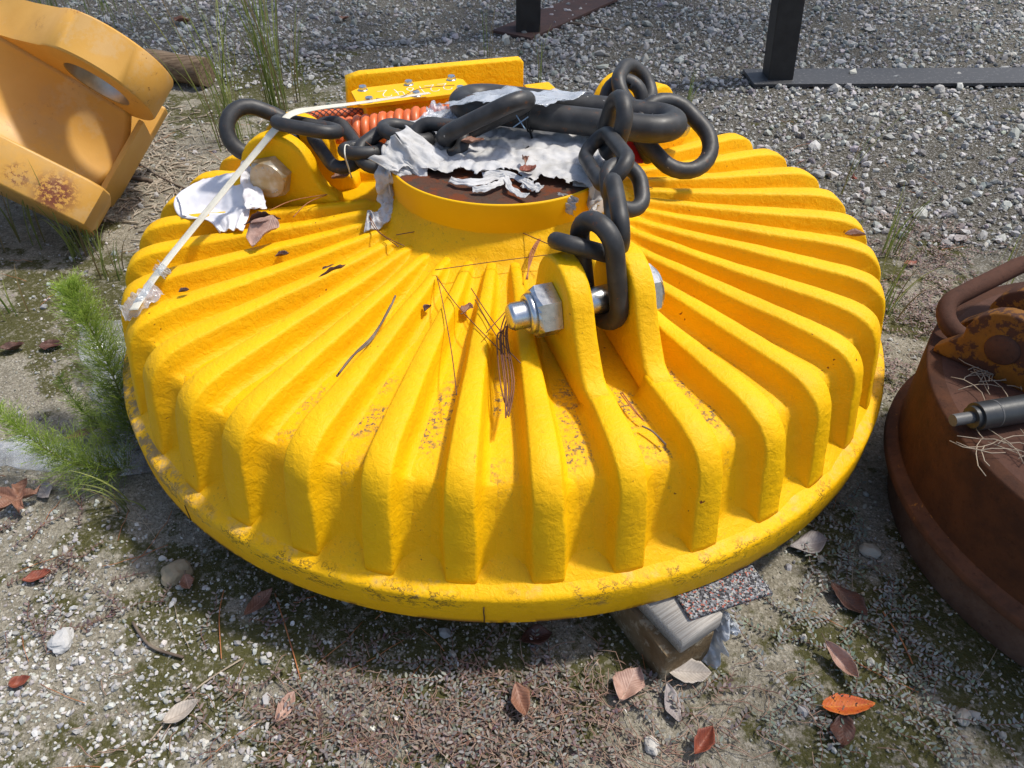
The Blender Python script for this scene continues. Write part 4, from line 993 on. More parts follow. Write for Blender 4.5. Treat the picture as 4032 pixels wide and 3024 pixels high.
# trees outside the frame whose crowns shade the far gravel and the rusty magnet
CANOPY = tinted('broad tree leaves', 0.6, 0, 0.3, trans=0.15)
BARK = simple('tree bark', (0.12, 0.085, 0.06), (0.07, 0.05, 0.035), rough=0.9)
def shade_tree(trunk, spots, label, seed):
    rs = np.random.default_rng(seed); base = Vector(trunk); root = empty('tree', trunk, label=label, cat='tree', group='trees standing outside the picture')
    V, Fq, C = [], [], []; ends = []
    for (cx_, cy_, r, h, dens) in spots:
        k = h / math.tan(R_(SUN_EL)); c = Vector((cx_ + k * math.cos(R_(SUN_AZ)), cy_ + k * math.sin(R_(SUN_AZ)), h)) - base; ends.append(c)
        for i in range(int(dens * r * r * math.pi / 0.0125)):
            a = rs.uniform(0, 2 * math.pi); q = r * math.sqrt(rs.random()); dz = rs.normal(0, 0.25)
            p = np.array([c.x + q * math.cos(a) + dz * 0.47, c.y + q * math.sin(a) + dz * 0.26, c.z + dz]); t = rs.normal(size=3); t /= np.linalg.norm(t); n = rs.normal(size=3); n[2] += 1.5; n -= t * (n @ t); n /= np.linalg.norm(n)
            b_ = np.cross(n, t); L = rs.uniform(0.10, 0.19); o = len(V)
            V += [p - t * L / 2, p + b_ * L * 0.28, p + t * L / 2, p - b_ * L * 0.28]; Fq.append((o, o + 1, o + 2, o + 3)); C += [np.array([0.05, 0.085, 0.02]) * rs.uniform(0.6, 1.4)] * 4
    ob('crown', fastmesh('crown', np.array(V), np.array(Fq), np.array(C)), CANOPY, root)
    top = max(e.z for e in ends) + 0.3; parts = [tube([(0, 0, -0.1), (0.03, 0.02, top * 0.5), (0, 0.05, top)], [0.16, 0.12, 0.05], 12)]
    for e in ends: parts.append(tube(spline([Vector((0, 0.03, max(1.8, e.z - 1.4))), Vector((e.x * 0.5, e.y * 0.5, e.z - 0.35)), e], 5), 0.028, 6))
    V, Fc = join(parts); ob('trunk', mesh('trunk', V, Fc), BARK, root)
shade_tree((4.9, 0.9, 0), [(1.05, -0.98, 0.36, 3.4, 2.6), (1.42, -0.55, 0.46, 3.8, 2.6), (1.85, -0.9, 0.5, 3.6, 2.6), (0.62, -1.22, 0.26, 3.2, 2.4), (1.95, -0.15, 0.4, 4.2, 2.2)], 'leafy tree standing outside the picture to the right', 5)
shade_tree((4.2, 6.6, 0), [(-0.4, 2.65, 0.75, 4.2, 2.6), (0.7, 2.9, 0.85, 4.6, 2.6), (1.75, 3.1, 0.8, 4.4, 2.2), (-1.4, 3.0, 0.8, 4.8, 2.6), (0.2, 3.9, 0.9, 5.0, 2.6), (-2.4, 2.6, 0.8, 5.0, 2.6), (-0.3, 1.75, 0.42, 4.0, 1.8), (-3.0, 3.6, 1.0, 5.2, 2.6)], 'tall leafy tree standing outside the picture behind the steel stands', 6)

# ------------------------------------------------------------------ leaves
def leafmesh(L, Wd, curl, bend, kind='oval', seed=0, rg=1.0):
    V, Fc = [], []
    if kind == 'star':
        pts = []
        for k in range(5):
            a = R_(-144 + 72 * k); pts.append((0.5 * L * math.cos(a), 0.5 * L * math.sin(a)))
        ring = []
        for k in range(40):
            a = 2 * math.pi * k / 40; q = (a * 5 / (2 * math.pi)) % 1.0; r = 0.5 * L * (0.32 + 0.68 * abs(2 * q - 1) ** 1.6) * (0.85 + 0.2 * nz(k // 8, seed)); ring.append((r * math.cos(a), r * math.sin(a)))
        V.append((0, 0, 0.004))
        for f_ in (0.5, 1.0):
            for x, y in ring: V.append((x * f_, y * f_, 0.004 + curl * f_ * f_ * L * (0.4 + nz(x * 60, y * 60, seed))))
        for k in range(40):
            l = (k + 1) % 40; Fc.append((0, 1 + k, 1 + l)); Fc.append((1 + k, 41 + k, 41 + l, 1 + l))
        return V, Fc
    nu, nv = 18, 8
    for i in range(nu + 1):
        u = i / nu; wv = Wd * (math.sin(math.pi * u ** (0.8 + 0.35 * (nz(seed * 1.7, 3.3) + 0.5))) ** (0.85 if kind == 'oval' else 1.2)) * (1 + 0.16 * nz(u * 7, seed) + 0.05 * nz(u * 30, seed)) * 0.5 + 0.0004
        if kind == 'torn' : wv *= 0.75 + 0.6 * nz(u * 6, seed * 3.1)
        for j in range(nv + 1):
            v = 2 * j / nv - 1
            x = (u - 0.5) * L; y = v * wv; z = curl * abs(v) ** 1.5 * wv * 1.2 + bend * L * (u - 0.5) ** 2 * 2 + rg * (0.28 * Wd * nz(u * 2.2 + seed, v * 1.1, seed) * (0.3 + abs(v)) + 0.05 * Wd * nz(u * 8, v * 4, seed)); y += rg * 0.22 * Wd * nz(u * 1.6, seed * 0.77); y *= (1 - rg * 0.30 * max(0, nz(u * 5, 9.1 + (v > 0) * 3.7, seed)) * (abs(v) > 0.7))
            if kind == 'torn': x += 0.012 * nz(v * 5, seed) 
            V.append((x, y, z))
    for i in range(nu):
        for j in range(nv): a = i * (nv + 1) + j; Fc.append((a, a + nv + 1, a + nv + 2, a + 1))
    return V, Fc
def leaf(u, v, z, L, Wd, ang, m, label, curl=0.3, bend=0.2, tilt=(0, 0), kind='oval', stem=True, lift=0.004, seed=[0]):
    seed[0] += 1
    V, Fc = leafmesh(L, Wd, curl, bend, kind, seed[0], 0.25 if m in ('orange', 'pale') else 0.8)
    P = at(u, v, z)
    if z <= -H + 0.001: P.z = float(ground_h(P.x, P.y)) + lift + 0.004
    o = ob('fallen_leaf', mesh('blade', V, Fc), LM[m], loc=P, rot=(R_(tilt[0]), R_(tilt[1]), R_(ang)), label=label, cat='leaf', group='fallen leaves')
    solid(o, 0.0006)
    if stem and kind == 'oval':
        V, Fc = tube([(-L * 0.5 + 0.003, 0, bend * L * 0.5), (-L * 0.58, 0.001, bend * L * 0.6), (-L * 0.68, 0.004, bend * L * 0.55)], 0.0009, 5); ob('leaf_stem', mesh('leaf_stem', V, Fc), TWIG, o)
    return o
G_ = -H
leaf(3326, 2798, G_, 0.092, 0.036, 3, 'orange', 'bright orange leaf with black spots at lower right', 0.35, 0.15, lift=0.01)
leaf(3310, 2888, G_, 0.060, 0.040, 255, 'dark', 'dark leaf half hidden below the bright orange leaf', 0.3, 0.2)
leaf(3330, 2378, G_, 0.086, 0.040, -62, 'dark', 'dark brown oval leaf lying right of the speckled mat', 0.25, 0.12, lift=0.008)
leaf(3305, 2625, G_, 0.078, 0.030, -62, 'pink', 'curled pinkish brown leaf above the orange leaf', 0.9, 0.5, (15, 0), lift=0.008)
leaf(2472, 2715, G_, 0.072, 0.052, 60, 'pink', 'reddish tan broad leaf left of the timber block corner', 0.25, 0.2, (-5, 0), lift=0.010)
leaf(2706, 2668, G_, 0.076, 0.044, -4, 'pale', 'pale beige veined leaf leaning on the timber block', 0.3, 0.15, (12, 0), lift=0.014)
leaf(2640, 2790, G_, 0.070, 0.028, -80, 'grey', 'narrow pale grey leaf pointing down below the beige leaf', 0.3, 0.3)
leaf(2757, 2945, G_, 0.058, 0.030, 48, 'red', 'curled dark red brown leaf at the bottom edge', 0.9, 0.5, lift=0.008)
leaf(146, 2270, G_, 0.052, 0.028, 25, 'red', 'rust coloured leaf among pebbles at the far lower left', 0.5, 0.3)
leaf(82, 2690, G_, 0.034, 0.022, 30, 'red', 'small red brown leaf near the left edge below the pale rock', 0.6, 0.5)
leaf(1120, 2785, G_, 0.058, 0.026, 68, 'pink', 'pinkish grey leaf standing on edge near the bottom left of centre', 0.4, 0.2, (20, 0))
leaf(715, 2805, G_, 0.062, 0.032, 40, 'pale', 'tan dried leaf under reddish weeds at lower left', 0.5, 0.3)
leaf(1019, 2371, G_, 0.072, 0.030, 58, 'brown', 'brown pointed leaf in shade below the magnet rim at left', 0.3, 0.2)
leaf(740, 2300, G_, 0.040, 0.026, -60, 'brown', 'small purple brown leaf resting against the tan stone lump', 0.3, 0.2, lift=0.012)
leaf(80, 1985, G_, 0.130, 0.1, 20, 'brown', 'large star shaped brown leaf at the left edge', 0.25, 0, kind='star', lift=0.012)
leaf(340, 1745, G_, 0.070, 0.030, 35, 'brown', 'brown leaf lying under the feathery green weeds', 0.3, 0.2, lift=0.035)
leaf(176, 1935, G_, 0.058, 0.034, -50, 'grey', 'pale grey leaf beside the star shaped leaf', 0.2, 0.2)
leaf(210, 1372, G_, 0.065, 0.038, 10, 'dark', 'dark maroon leaf left of the upper feathery weed', 0.4, 0.2)
leaf(60, 1385, G_, 0.060, 0.034, 20, 'dark', 'dark brown curled leaf at the left edge above the weeds', 0.7, 0.4)
leaf(3582, 1046, G_, 0.045, 0.026, 20, 'red', 'small red leaf on the ground right of the magnet', 0.3, 0.2)
leaf(3780, 945, G_, 0.06, 0.035, 40, 'grey', 'pale grey leaf in gravel above the rusty magnet', 0.4, 0.2)
leaf(3180, 2155, G_, 0.085, 0.05, 10, 'grey', 'large grey leaf on the ground between the two magnets', 0.2, 0.1)
leaf(2050, 2790, G_, 0.060, 0.035, -70, 'brown', 'brown crumpled leaf amid the reddish ground weeds', 0.6, 0.4, lift=0.016)
leaf(2110, 2520, G_, 0.060, 0.04, 20, 'dark', 'dark leaf in shadow beneath the front rim', 0.3, 0.2)
leaf(1350, 85, G_, 0.08, 0.05, 20, 'brown', 'brown leaf on dark gravel behind the terminal box', 0.4, 0.3)
leaf(720, 90, G_, 0.12, 0.06, -20, 'brown', 'curled brown leaf at top left behind the round bored ear', 0.7, 0.3)
leaf(560, 590, G_, 0.055, 0.03, 10, 'red', 'small reddish leaf on sand right of the mustard attachment', 0.3, 0.2)
# on the magnet
leaf(1040, 918, 0.334, 0.088, 0.066, -112, 'pink', 'torn pinkish brown leaf lying across ribs below the left lug', 0.25, 0.15, (8, 18), stem=False)
leaf(1030, 868, 0.345, 0.075, 0.030, 20, 'dark', 'dark curled leaf edge standing up above the torn leaf', 1.2, -0.2, (40, 0), kind='torn', stem=False)
leaf(1318, 1090, 0.300, 0.085, 0.030, 42, 'dark', 'dark curled leaf lodged between ribs on the front left', 1.3, 0.2, (-25, 0))
leaf(1840, 1215, 0.305, 0.034, 0.022, 70, 'brown', 'small brown oval leaf among pine needles on the front ribs', 0.4, 0.1)
leaf(1112, 1008, 0.298, 0.030, 0.014, 30, 'dark', 'small dark leaf scrap between ribs below the torn leaf', 1.0, 0.2, stem=False)
leaf(1684, 1218, 0.300, 0.022, 0.012, 60, 'dark', 'tiny dark leaf scrap beside the long dark twig', 1.2, 0.2, stem=False)
leaf(725, 1148, 0.308, 0.020, 0.010, 30, 'dark', 'tiny dark leaf scrap near the taped strap end', 1.0, 0.2, stem=False)
leaf(3365, 930, 0.285, 0.045, 0.020, -5, 'brown', 'brown curled leaf wedged near the right rim', 1.0, 0.2, stem=False)
leaf(2078, 676, 0.456, 0.040, 0.024, 35, 'red', 'red brown leaf on the torn white wrapping', 0.7, 0.4, stem=False)
leaf(2066, 628, 0.462, 0.032, 0.018, 100, 'brown', 'brown leaf under the tie on the torn white wrapping', 1.1, -0.3, (20, 0), kind='torn', stem=False)
leaf(1860, 560, 0.468, 0.050, 0.030, 10, 'brown', 'brown dry leaf tucked below the ring by the left chain', 0.5, 0.2, stem=False)
leaf(1345, 700, 0.352, 0.05, 0.032, 40, 'brown', 'reddish brown leaf in the pocket behind the left lug', 0.5, 0.3, stem=False)
leaf(3350, 700, -0.03, 0.045, 0.022, 60, 'red', 'curled rust brown leaf caught on a tall grass stem', 1.2, 0.4, (50, 20))

# ------------------------------------------------------------------ pine needles and twigs on the magnet
def needles(name, lines, r, m, label, cat, group=None):
    c = at(*lines[0][0]); parts = []
    for L in lines: parts.append(tube(spline([at(*q) - c for q in L], 4), r, 5))
    V, Fc = join(parts); return ob(name, mesh(name, V, Fc), m, loc=c, label=label, cat=cat, group=group)
needles('twig', [[(1557, 1165, 0.325), (1530, 1225, 0.322), (1470, 1320, 0.316), (1400, 1390, 0.313), (1326, 1482, 0.306)], [(1540, 1200, 0.324), (1465, 1335, 0.314), (1390, 1400, 0.316), (1335, 1470, 0.310)]], 0.0021, TWIG, 'long dark twig lying along a rib at the front left', 'twig')
g5 = 'pine needles on the yellow magnet'
needles('pine_needle', [[(1713, 1063, 0.338), (1960, 1028, 0.345), (2220, 996, 0.352)]], 0.0009, NEEDLE, 'single long pine needle crossing ribs to the front lug', 'pine needle', g5)
needles('pine_needle', [[(1718, 1088, 0.330), (1790, 1190, 0.324), (1887, 1297, 0.318), (2010, 1420, 0.312)], [(1720, 1090, 0.332), (1745, 1200, 0.325), (1780, 1400, 0.315), (1798, 1555, 0.308)]], 0.0010, NEEDLE, 'pair of joined pine needles on the front ribs beside the small oval leaf', 'pine needle', g5)
needles('pine_needle', [[(1855, 1135, 0.330), (1930, 1250, 0.325), (2000, 1340, 0.320)], [(1870, 1180, 0.328), (1960, 1330, 0.320), (2050, 1430, 0.316)], [(1995, 1222, 0.335), (1915, 1310, 0.330)]], 0.0010, NEEDLE, 'loose crossed pine needles left of the front nut', 'pine needle', g5)
needles('pine_needle', [[(1990 + dx, 1240 + dy, 0.330), (1968 + dx * 1.6, 1330, 0.322), (1985 + dx * 2.2, 1500, 0.306), (1992 + dx * 0.6, 1645 - dy, 0.300)] for dx, dy in ((0, 0), (8, 10), (14, 25), (3, 45), (18, 5), (-7, 60))], 0.0014, NEEDLE, 'dense brown bundle of pine needles below the front nut', 'pine needle', g5)
needles('pine_needle', [[(2122 + d, 941, 0.362), (2090 + d * 2, 1000, 0.352), (2076 - d, 1100, 0.335)] for d in (-2, 0, 3, 6)], 0.0010, NEEDLE2, 'pale orange pine needle bundle leaning at the front lug', 'pine needle', g5)
needles('pine_needle', [[(2443, 1549, 0.272), (2490, 1610, 0.268), (2535, 1657, 0.262)], [(2450, 1545, 0.274), (2500, 1615, 0.268), (2530, 1650, 0.265)]], 0.0012, NEEDLE2, 'short pine needles in the groove below the front lug', 'pine needle', g5)
needles('twig', [[(2528, 1678, 0.262), (2570, 1700, 0.262), (2622, 1752, 0.255)]], 0.0018, TWIG, 'short dark twig in the groove below the front lug', 'twig')
needles('pine_needle', [[(2042, 910, 0.372), (2180, 970, 0.378)]], 0.0010, NEEDLE, 'short straight pine needle at the foot of the boss near the chain', 'pine needle', g5)
needles('pine_needle', [[(1452, 845, 0.352), (1500, 920, 0.345), (1592, 968, 0.338)], [(1455, 850, 0.350), (1475, 900, 0.344), (1570, 972, 0.335)], [(1560, 925, 0.346), (1635, 912, 0.35)]], 0.0010, NEEDLE, 'curved pine needles by the torn paper at the left of the boss', 'pine needle', g5)
needles('pine_needle', [[(1060, 830, 0.335), (1150, 790, 0.340), (1290, 765, 0.345)], [(1155, 855, 0.330), (1210, 800, 0.335), (1285, 768, 0.342)]], 0.0010, NEEDLE2, 'two reddish pine needles on the ribs under the left lug', 'pine needle', g5)
needles('pine_needle', [[(1370, 480, 0.475), (1420, 540, 0.462), (1475, 585, 0.455)]], 0.0010, NEEDLE, 'pine needle hanging over the orange coil', 'pine needle', g5)
needles('pine_needle', [[(1480, 388, 0.458), (1570, 385, 0.462), (1650, 350, 0.468), (1790, 335, 0.468)]], 0.0009, NEEDLE, 'long pine needle lying across the numbered cover plate', 'pine needle', g5)
needles('pine_needle', [[(2515, 720, 0.335), (2570, 702, 0.335), (2625, 700, 0.334)], [(2520, 722, 0.335), (2570, 742, 0.33)]], 0.0009, NEEDLE, 'thin pine needles on ribs right of the boss', 'pine needle', g5)

# ------------------------------------------------------------------ ground needles, twigs
def gpt(x, y, dz=0.004): return Vector((x, y, float(ground_h(x, y)) + dz))
parts = []; parts2 = []
for i in range(420):
    x, y = random.uniform(-1.6, 1.7), random.uniform(-1.25, 1.6)
    if math.hypot(x, y) < 0.78 or (Vector((x, y, 0)) - C2).length < 0.5: continue
    if y > -0.6 and random.random() < 0.5: continue
    a = random.uniform(0, math.pi); L = random.uniform(0.05, 0.17); b = random.uniform(-0.5, 0.5); n = 6; q = Vector((x, y, 0)); P = []
    for k in range(n): P.append(gpt(q.x, q.y, random.uniform(0.003, 0.010))); q = q + Vector((math.cos(a), math.sin(a), 0)) * L / n; a += b / n
    (parts if random.random() < 0.6 else parts2).append(tube(P, 0.0007, 4))
V, Fc = join(parts); ob('ground_needles', mesh('ground_needles', V, Fc), NEEDLE2, label='scattered reddish pine needles on the ground round the magnets', cat='pine needles', kind='stuff')
V, Fc = join(parts2); ob('ground_straw', mesh('ground_straw', V, Fc), STRAW, label='scattered bleached grass stalks on the ground round the magnets', cat='dry stalks', kind='stuff')
for pts, lb, m, r in (([(2460, 560), (2520, 500), (2560, 470)], 'pale twig in the gravel right of the rear lug', TWIG, 0.0025),
                      ([(3560, 430), (3650, 500), (3770, 560)], 'thin grey forked twig in the gravel at right', TWIG, 0.002),
                      ([(3680, 540), (3760, 460), (3800, 430)], 'thin grey straight twig in the gravel at right below the floor bar', TWIG, 0.0018),
                      ([(500, 610), (620, 690), (760, 760)], 'long grey twig on sand between the mustard attachment and magnet', TWIG, 0.004),
                      ([(440, 700), (520, 705), (600, 720)], 'short broken stick on sand beside the mustard attachment', TWIG, 0.009),
                      ([(1080, 2330), (1140, 2520), (1190, 2700)], 'long reddish pine needle pair on the ground left of centre', NEEDLE2, 0.0013),
                      ([(520, 2445), (590, 2540), (720, 2585)], 'dark curved stick on sand at lower left', TWIG, 0.003),
                      ([(880, 2320), (860, 2420), (870, 2590)], 'thin upright pine needle on moss at lower left', NEEDLE2, 0.001),
                      ([(950, 2590), (760, 2720), (580, 2920)], 'long pale root runner across the weeds at lower left', STRAW, 0.0016),
                      ([(2070, 100), (2230, 95), (2400, 118)], 'dark stick lying in gravel behind the ring', TWIG, 0.006),
                      ([(3470, 2420), (3540, 2520), (3590, 2620)], 'long orange brown pine needle at the right below the rusty magnet', NEEDLE2, 0.0014)):
    w_ = [at(u, v, -H) for u, v in pts]; P = spline([gpt(q.x, q.y, 0.004 + r) for q in w_], 5); c = P[0]
    V, Fc = tube([q - c for q in P], r, 6); ob('twig', mesh('twig', V, Fc), m, loc=c, label=lb, cat='twig', group='twigs on the ground')
# dry litter of chips by the attachment
parts = []
for i in range(900):
    u, v = random.gauss(600, 130), random.gauss(640, 130); q = at(u, v, -H)
    if math.hypot(q.x, q.y) < 0.92: continue
    a = random.uniform(0, 3.14); L = random.uniform(0.01, 0.07); r = random.uniform(0.001, 0.0035)
    d = Vector((math.cos(a), math.sin(a), random.uniform(-.1, .15))) * L / 2; c = gpt(q.x, q.y, 0.004)
    parts.append(tube([c - d, c + Vector((0, 0, 0.002)), c + d], [r, r, r * 0.6], 5))
V, Fc = join(parts); ob('bark_litter', mesh('bark_litter', V, Fc), simple('bleached bark litter', (0.46, 0.41, 0.33), (0.27, 0.21, 0.15), sc=60, rough=0.9), label='litter of bleached bark chips on sand beside the mustard attachment', cat='litter', kind='stuff')

parts = []
for i in range(420):                                  # dead runners woven through the weed mat in front
    x, y = random.gauss(0.0, 0.24), random.gauss(-1.01, 0.06); a = random.uniform(0, 6.28); L = random.uniform(0.03, 0.10); P = []
    if math.hypot(x, y) < 0.86: continue
    for k in range(5): P.append(gpt(x, y, random.uniform(0.004, 0.018))); x += math.cos(a) * L / 5; y += math.sin(a) * L / 5; a += random.gauss(0, 0.35)
    parts.append(tube(P, 0.0008, 4))
V, Fc = join(parts); ob('dead_runners', mesh('dead_runners', V, Fc), simple('dead reddish runners', (0.24, 0.13, 0.09), (0.34, 0.25, 0.19), sc=40, rough=0.7), label='tangle of dead reddish runners woven through the front weed mat', cat='dead runners', kind='stuff')

# ------------------------------------------------------------------ plants
def blades(base, n, hmin, hmax, spread, lean, seed, col0=(0.17, 0.25, 0.05), col1=(0.36, 0.40, 0.12), wmax=0.0060):
    rs = random.Random(seed); V, F4, C = [], [], []
    for i in range(n):
        bx, by = rs.gauss(0, spread * 0.25), rs.gauss(0, spread * 0.25); h = rs.uniform(hmin, hmax); a = rs.uniform(0, 6.28)
        ln = Vector(lean) * h + Vector((math.cos(a), math.sin(a), 0)) * h * rs.uniform(0.05, 0.30); w_ = rs.uniform(0.4, 1) * wmax
        t_ = rs.random(); dry = rs.random() < 0.22
        c = np.array(col0) * (1 - t_) + np.array(col1) * t_
        if dry: c = np.array((0.30, 0.23, 0.11))
        sd_ = Vector((-math.sin(a + 1), math.cos(a + 1), 0)); o = len(V)
        for k in range(8):
            t = k / 7; p = Vector((bx, by, -0.005)) + ln * t ** 1.7 + Vector((0, 0, h * (t - 0.18 * t ** 3)))
            ww = w_ * (1 - t ** 2.2) + 0.0003; up_ = Vector((math.cos(a + 1), math.sin(a + 1), 0)) * ww * 0.4
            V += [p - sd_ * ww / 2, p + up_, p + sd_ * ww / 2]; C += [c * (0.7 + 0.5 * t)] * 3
        for k in range(7):
            q = o + 3 * k; F4 += [(q, q + 1, q + 4, q + 3), (q + 1, q + 2, q + 5, q + 4)]
    return fastmesh('blades', np.array([v[:] for v in V]), np.array(F4), np.array(C), smooth=True)
def tuft(u, v, n, hmin, hmax, spread, lean, label, **k):
    P = at(u, v, -H); P.z = float(ground_h(P.x, P.y))
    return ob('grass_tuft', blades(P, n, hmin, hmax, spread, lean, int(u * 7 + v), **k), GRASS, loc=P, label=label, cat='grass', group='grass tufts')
tuft(1095, 432, 40, 0.55, 1.15, 0.10, (-0.05, 0.05, 0), 'tall upright green grass tuft behind the left chain')
tuft(905, 560, 26, 0.35, 0.95, 0.16, (-0.06, 0.02, 0), 'thin tall grass tuft left of the big left chain link')
tuft(1180, 400, 8, 0.25, 0.55, 0.08, (0.08, 0, 0), 'few short grass blades behind the braided cable')
tuft(330, 985, 26, 0.15, 0.45, 0.14, (-0.10, 0.0, 0), 'grass tuft growing in front of the mustard attachment')
tuft(440, 1075, 10, 0.10, 0.25, 0.10, (0.1, 0, 0), 'small grass tuft close to the left rim above the feathery weed')
tuft(150, 950, 9, 0.15, 0.38, 0.14, (0.1, -0.1, 0), 'sparse grass at the lower corner of the mustard attachment', col0=(0.16, 0.2, 0.06))
tuft(3500, 1000, 14, 0.12, 0.34, 0.06, (0.12, 0, 0), 'grass tuft beside the right rim of the yellow magnet')
tuft(3490, 1230, 12, 0.12, 0.30, 0.08, (0.15, 0.0, 0), 'low grass tuft between the magnets near the rusty lug')
tuft(3310, 760, 4, 0.35, 0.50, 0.02, (0.25, 0.10, 0), 'single tall grass stem holding a curled leaf')
tuft(1925, 225, 5, 0.2, 0.42, 0.03, (0.02, 0.02, 0), 'thin green stems rising behind the guard plate')
tuft(2120, 330, 4, 0.2, 0.36, 0.05, (0.05, 0.05, 0), 'few pale stems right of the guard plate')
tuft(2712, 420, 7, 0.10, 0.24, 0.04, (0.02, 0, 0), 'short green grass right of the rear lug')
tuft(3960, 1100, 6, 0.12, 0.30, 0.06, (0.1, 0, 0), 'thin grass above the rusty magnet at the right edge')
tuft(250, 60, 46, 0.10, 0.40, 0.6, (0, 0, 0), 'rough green grass growing behind the mustard attachment at top left', wmax=0.007)
tuft(430, 130, 12, 0.10, 0.3, 0.35, (0, 0, 0), 'low grass between the log and the mustard attachment', wmax=0.006)
tuft(60, 1230, 7, 0.08, 0.2, 0.08, (0, 0, 0), 'small grass sprig at the left edge')
tuft(510, 2000, 8, 0.06, 0.16, 0.05, (-0.4, -0.2, 0), 'pale flattened grass blades under the lower feathery weed', col0=(0.2, 0.22, 0.09))

def fennel(pts, L, n, label, seed):
    rs = random.Random(seed); base = Vector(pts[0]); P = spline([Vector(q) - base for q in pts], 10); m = len(P)
    root = empty('feathery_weed', tuple(base), label=label, cat='weed', group='feathery green weeds')
    V, Fc = tube(P, [0.0028 * (1 - 0.7 * i / m) for i in range(m)], 6); ob('stem', mesh('stem', V, Fc), STEMG, root)
    VV, FF, CC = [], [], []
    def thread(c, d, l, w_, col):
        sd_ = d.orthogonal().normalized(); sd_.rotate(Matrix.Rotation(rs.uniform(0, 6.28), 3, d)); o = len(VV); bend = Vector((0, 0, 0.25 * l))
        for k, t in enumerate((0, .5, 1)):
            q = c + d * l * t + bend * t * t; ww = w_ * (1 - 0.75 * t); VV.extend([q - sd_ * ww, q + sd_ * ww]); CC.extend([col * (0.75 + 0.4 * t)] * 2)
        for k in range(2): q = o + 2 * k; FF.append((q, q + 1, q + 3, q + 2))
    for i in range(n):
        t = rs.random() ** 0.9; j = min(int((0.12 + 0.88 * t) * (m - 1)), m - 2); c = P[j]; tg = (P[j + 1] - P[j]).normalized()
        a = rs.uniform(0, 6.28); s_ = tg.orthogonal().normalized(); s_.rotate(Matrix.Rotation(a, 3, tg)); d = (s_ * rs.uniform(0.7, 1.2) + tg * rs.uniform(0.1, 0.9)).normalized()
        l = L * (1.1 - 0.75 * t) * rs.uniform(0.5, 1.1)
        g = rs.random(); col = np.array((0.22, 0.33, 0.05)) * (1 - g) + np.array((0.42, 0.55, 0.10)) * g
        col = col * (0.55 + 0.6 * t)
        thread(c, d, l, 0.0009, col)
        for b in range(7):
            tt = rs.uniform(0.15, 0.95); s2 = d.orthogonal().normalized(); s2.rotate(Matrix.Rotation(rs.uniform(0, 6.28), 3, d)); d2 = (d * 0.7 + s2 * 0.8).normalized()
            thread(c + d * l * tt + Vector((0, 0, 0.25 * l)) * tt * tt, d2, l * rs.uniform(0.25, 0.6) * (1 - 0.4 * tt), 0.0006, col * rs.uniform(0.8, 1.2))
    ob('foliage', fastmesh('foliage', np.array([v[:] for v in VV]), np.array(FF), np.array(CC)), GRASS, root); return root
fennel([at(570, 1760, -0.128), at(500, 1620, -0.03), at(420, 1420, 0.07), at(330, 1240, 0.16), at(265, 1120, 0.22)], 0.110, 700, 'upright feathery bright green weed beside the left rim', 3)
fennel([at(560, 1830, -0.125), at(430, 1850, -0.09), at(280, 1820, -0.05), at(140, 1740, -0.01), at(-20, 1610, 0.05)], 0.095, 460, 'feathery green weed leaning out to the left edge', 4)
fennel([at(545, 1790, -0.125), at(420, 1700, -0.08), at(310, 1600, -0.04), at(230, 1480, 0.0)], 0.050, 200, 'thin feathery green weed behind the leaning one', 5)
fennel([at(2990, 2170, -0.128), at(3010, 2150, -0.10), at(3060, 2130, -0.08)], 0.035, 120, 'tiny feathery green weed under the right rim by the mat', 6)

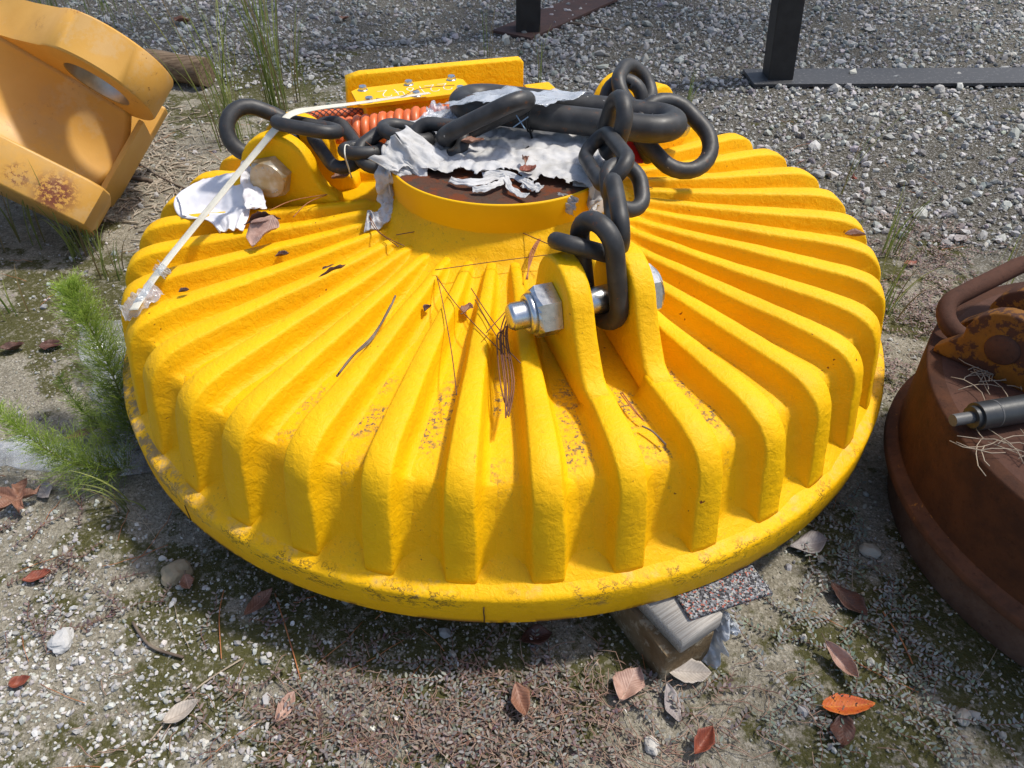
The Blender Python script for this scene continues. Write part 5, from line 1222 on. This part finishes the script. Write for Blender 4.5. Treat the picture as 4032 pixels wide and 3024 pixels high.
# creeping weeds: stems with pairs of oval leaves ---------------------
def creeper(name, starts, nleaf, label, colf, lsize=(0.0075, 0.0125)):
    V, F4, C = [], [], []; SV, SF = [], []
    for (x, y) in starts:
        a = RNG.uniform(0, 2 * math.pi); n = int(RNG.integers(nleaf // 2, nleaf)); q = np.array([x, y]); pts = []; base = colf(x, y); hz = RNG.uniform(0.003, 0.012)
        for k in range(n):
            if math.hypot(q[0], q[1]) < 0.76 or math.hypot(q[0] - C2.x, q[1] - C2.y) < 0.495: break
            z = float(ground_h(q[0], q[1])) + hz + 0.004 * math.sin(k); pts.append((q[0], q[1], z)); dirv = np.array([math.cos(a), math.sin(a)])
            for s in (-1, 1):
                L = RNG.uniform(*lsize); b = a + s * RNG.uniform(0.7, 1.4); d = np.array([math.cos(b), math.sin(b), RNG.uniform(-0.05, 0.75)]); d /= np.linalg.norm(d); sd_ = np.array([-math.sin(b), math.cos(b), RNG.uniform(-0.3, 0.3)]) * L * 0.185
                p0 = np.array([q[0], q[1], z]); o = len(V); cc = base * RNG.uniform(0.6, 1.35) + RNG.normal(0, 0.012, 3)
                V += [p0, p0 + d * L * 0.30 + sd_, p0 + d * L * 0.72 + sd_ * 0.95, p0 + d * L, p0 + d * L * 0.72 - sd_ * 0.95, p0 + d * L * 0.30 - sd_]; C += [np.clip(cc, 0.01, 0.6)] * 6
                F4 += [(o, o + 1, o + 2, o + 3), (o, o + 3, o + 4, o + 5)]
            q = q + dirv * RNG.uniform(0.007, 0.012); a += RNG.normal(0, 0.22)
        if len(pts) > 2: SV.append(tube(pts, 0.0007, 4, caps=False)); 
    sv, sf = join(SV); o = len(V); sc = np.array([0.20, 0.10, 0.075])
    V += [np.array(v) for v in sv]; C += [sc] * len(sv); F4 += [tuple(i + o for i in f) for f in sf]
    return ob(name, fastmesh(name, np.array(V), np.array(F4), np.array(C)), WEED, label=label, cat='ground weed', kind='stuff')
def c_red(x, y):
    t = RNG.random(); return np.array([0.175, 0.115, 0.085]) * (1 - t) + np.array([0.25, 0.255, 0.235]) * t
def c_grn(x, y):
    t = RNG.random(); return np.array([0.17, 0.21, 0.16]) * (1 - t) + np.array([0.29, 0.30, 0.29]) * t
def around(cx_, cy_, sx, sy, n): return list(zip(RNG.normal(cx_, sx, n), RNG.normal(cy_, sy, n)))
pc = at(1900, 2790, -H); creeper('creeping_weed', around(pc.x, pc.y - 0.02, 0.19, 0.06, 190), 15, 'dense mat of reddish grey creeping weed on the ground in front', c_red)
ps = around(0.70, -0.84, 0.12, 0.09, 62) + around(0.55, -0.98, 0.12, 0.05, 16) + around(0.80, -0.62, 0.07, 0.10, 34)
creeper('creeping_weed', ps, 18, 'grey green creeping weed between the timber block and rusty magnet', c_grn)
ps = around(-0.33, -0.99, 0.09, 0.05, 26) + around(-0.75, -0.82, 0.08, 0.05, 12) + around(-0.55, -0.82, 0.08, 0.03, 7) + around(-0.95, -0.62, 0.08, 0.06, 12)
creeper('creeping_weed', ps, 14, 'thin pinkish creeping weed among the pebbles at lower left', c_red)
ps = around(1.22, 0.25, 0.10, 0.16, 90) + around(1.35, 0.55, 0.12, 0.15, 70) + around(1.0, -0.05, 0.05, 0.08, 30)
creeper('creeping_weed', ps, 14, 'pale pinkish creeping weed beside the right rim above the rusty magnet', lambda x, y: np.array([0.27, 0.21, 0.18]) * RNG.uniform(0.7, 1.2))
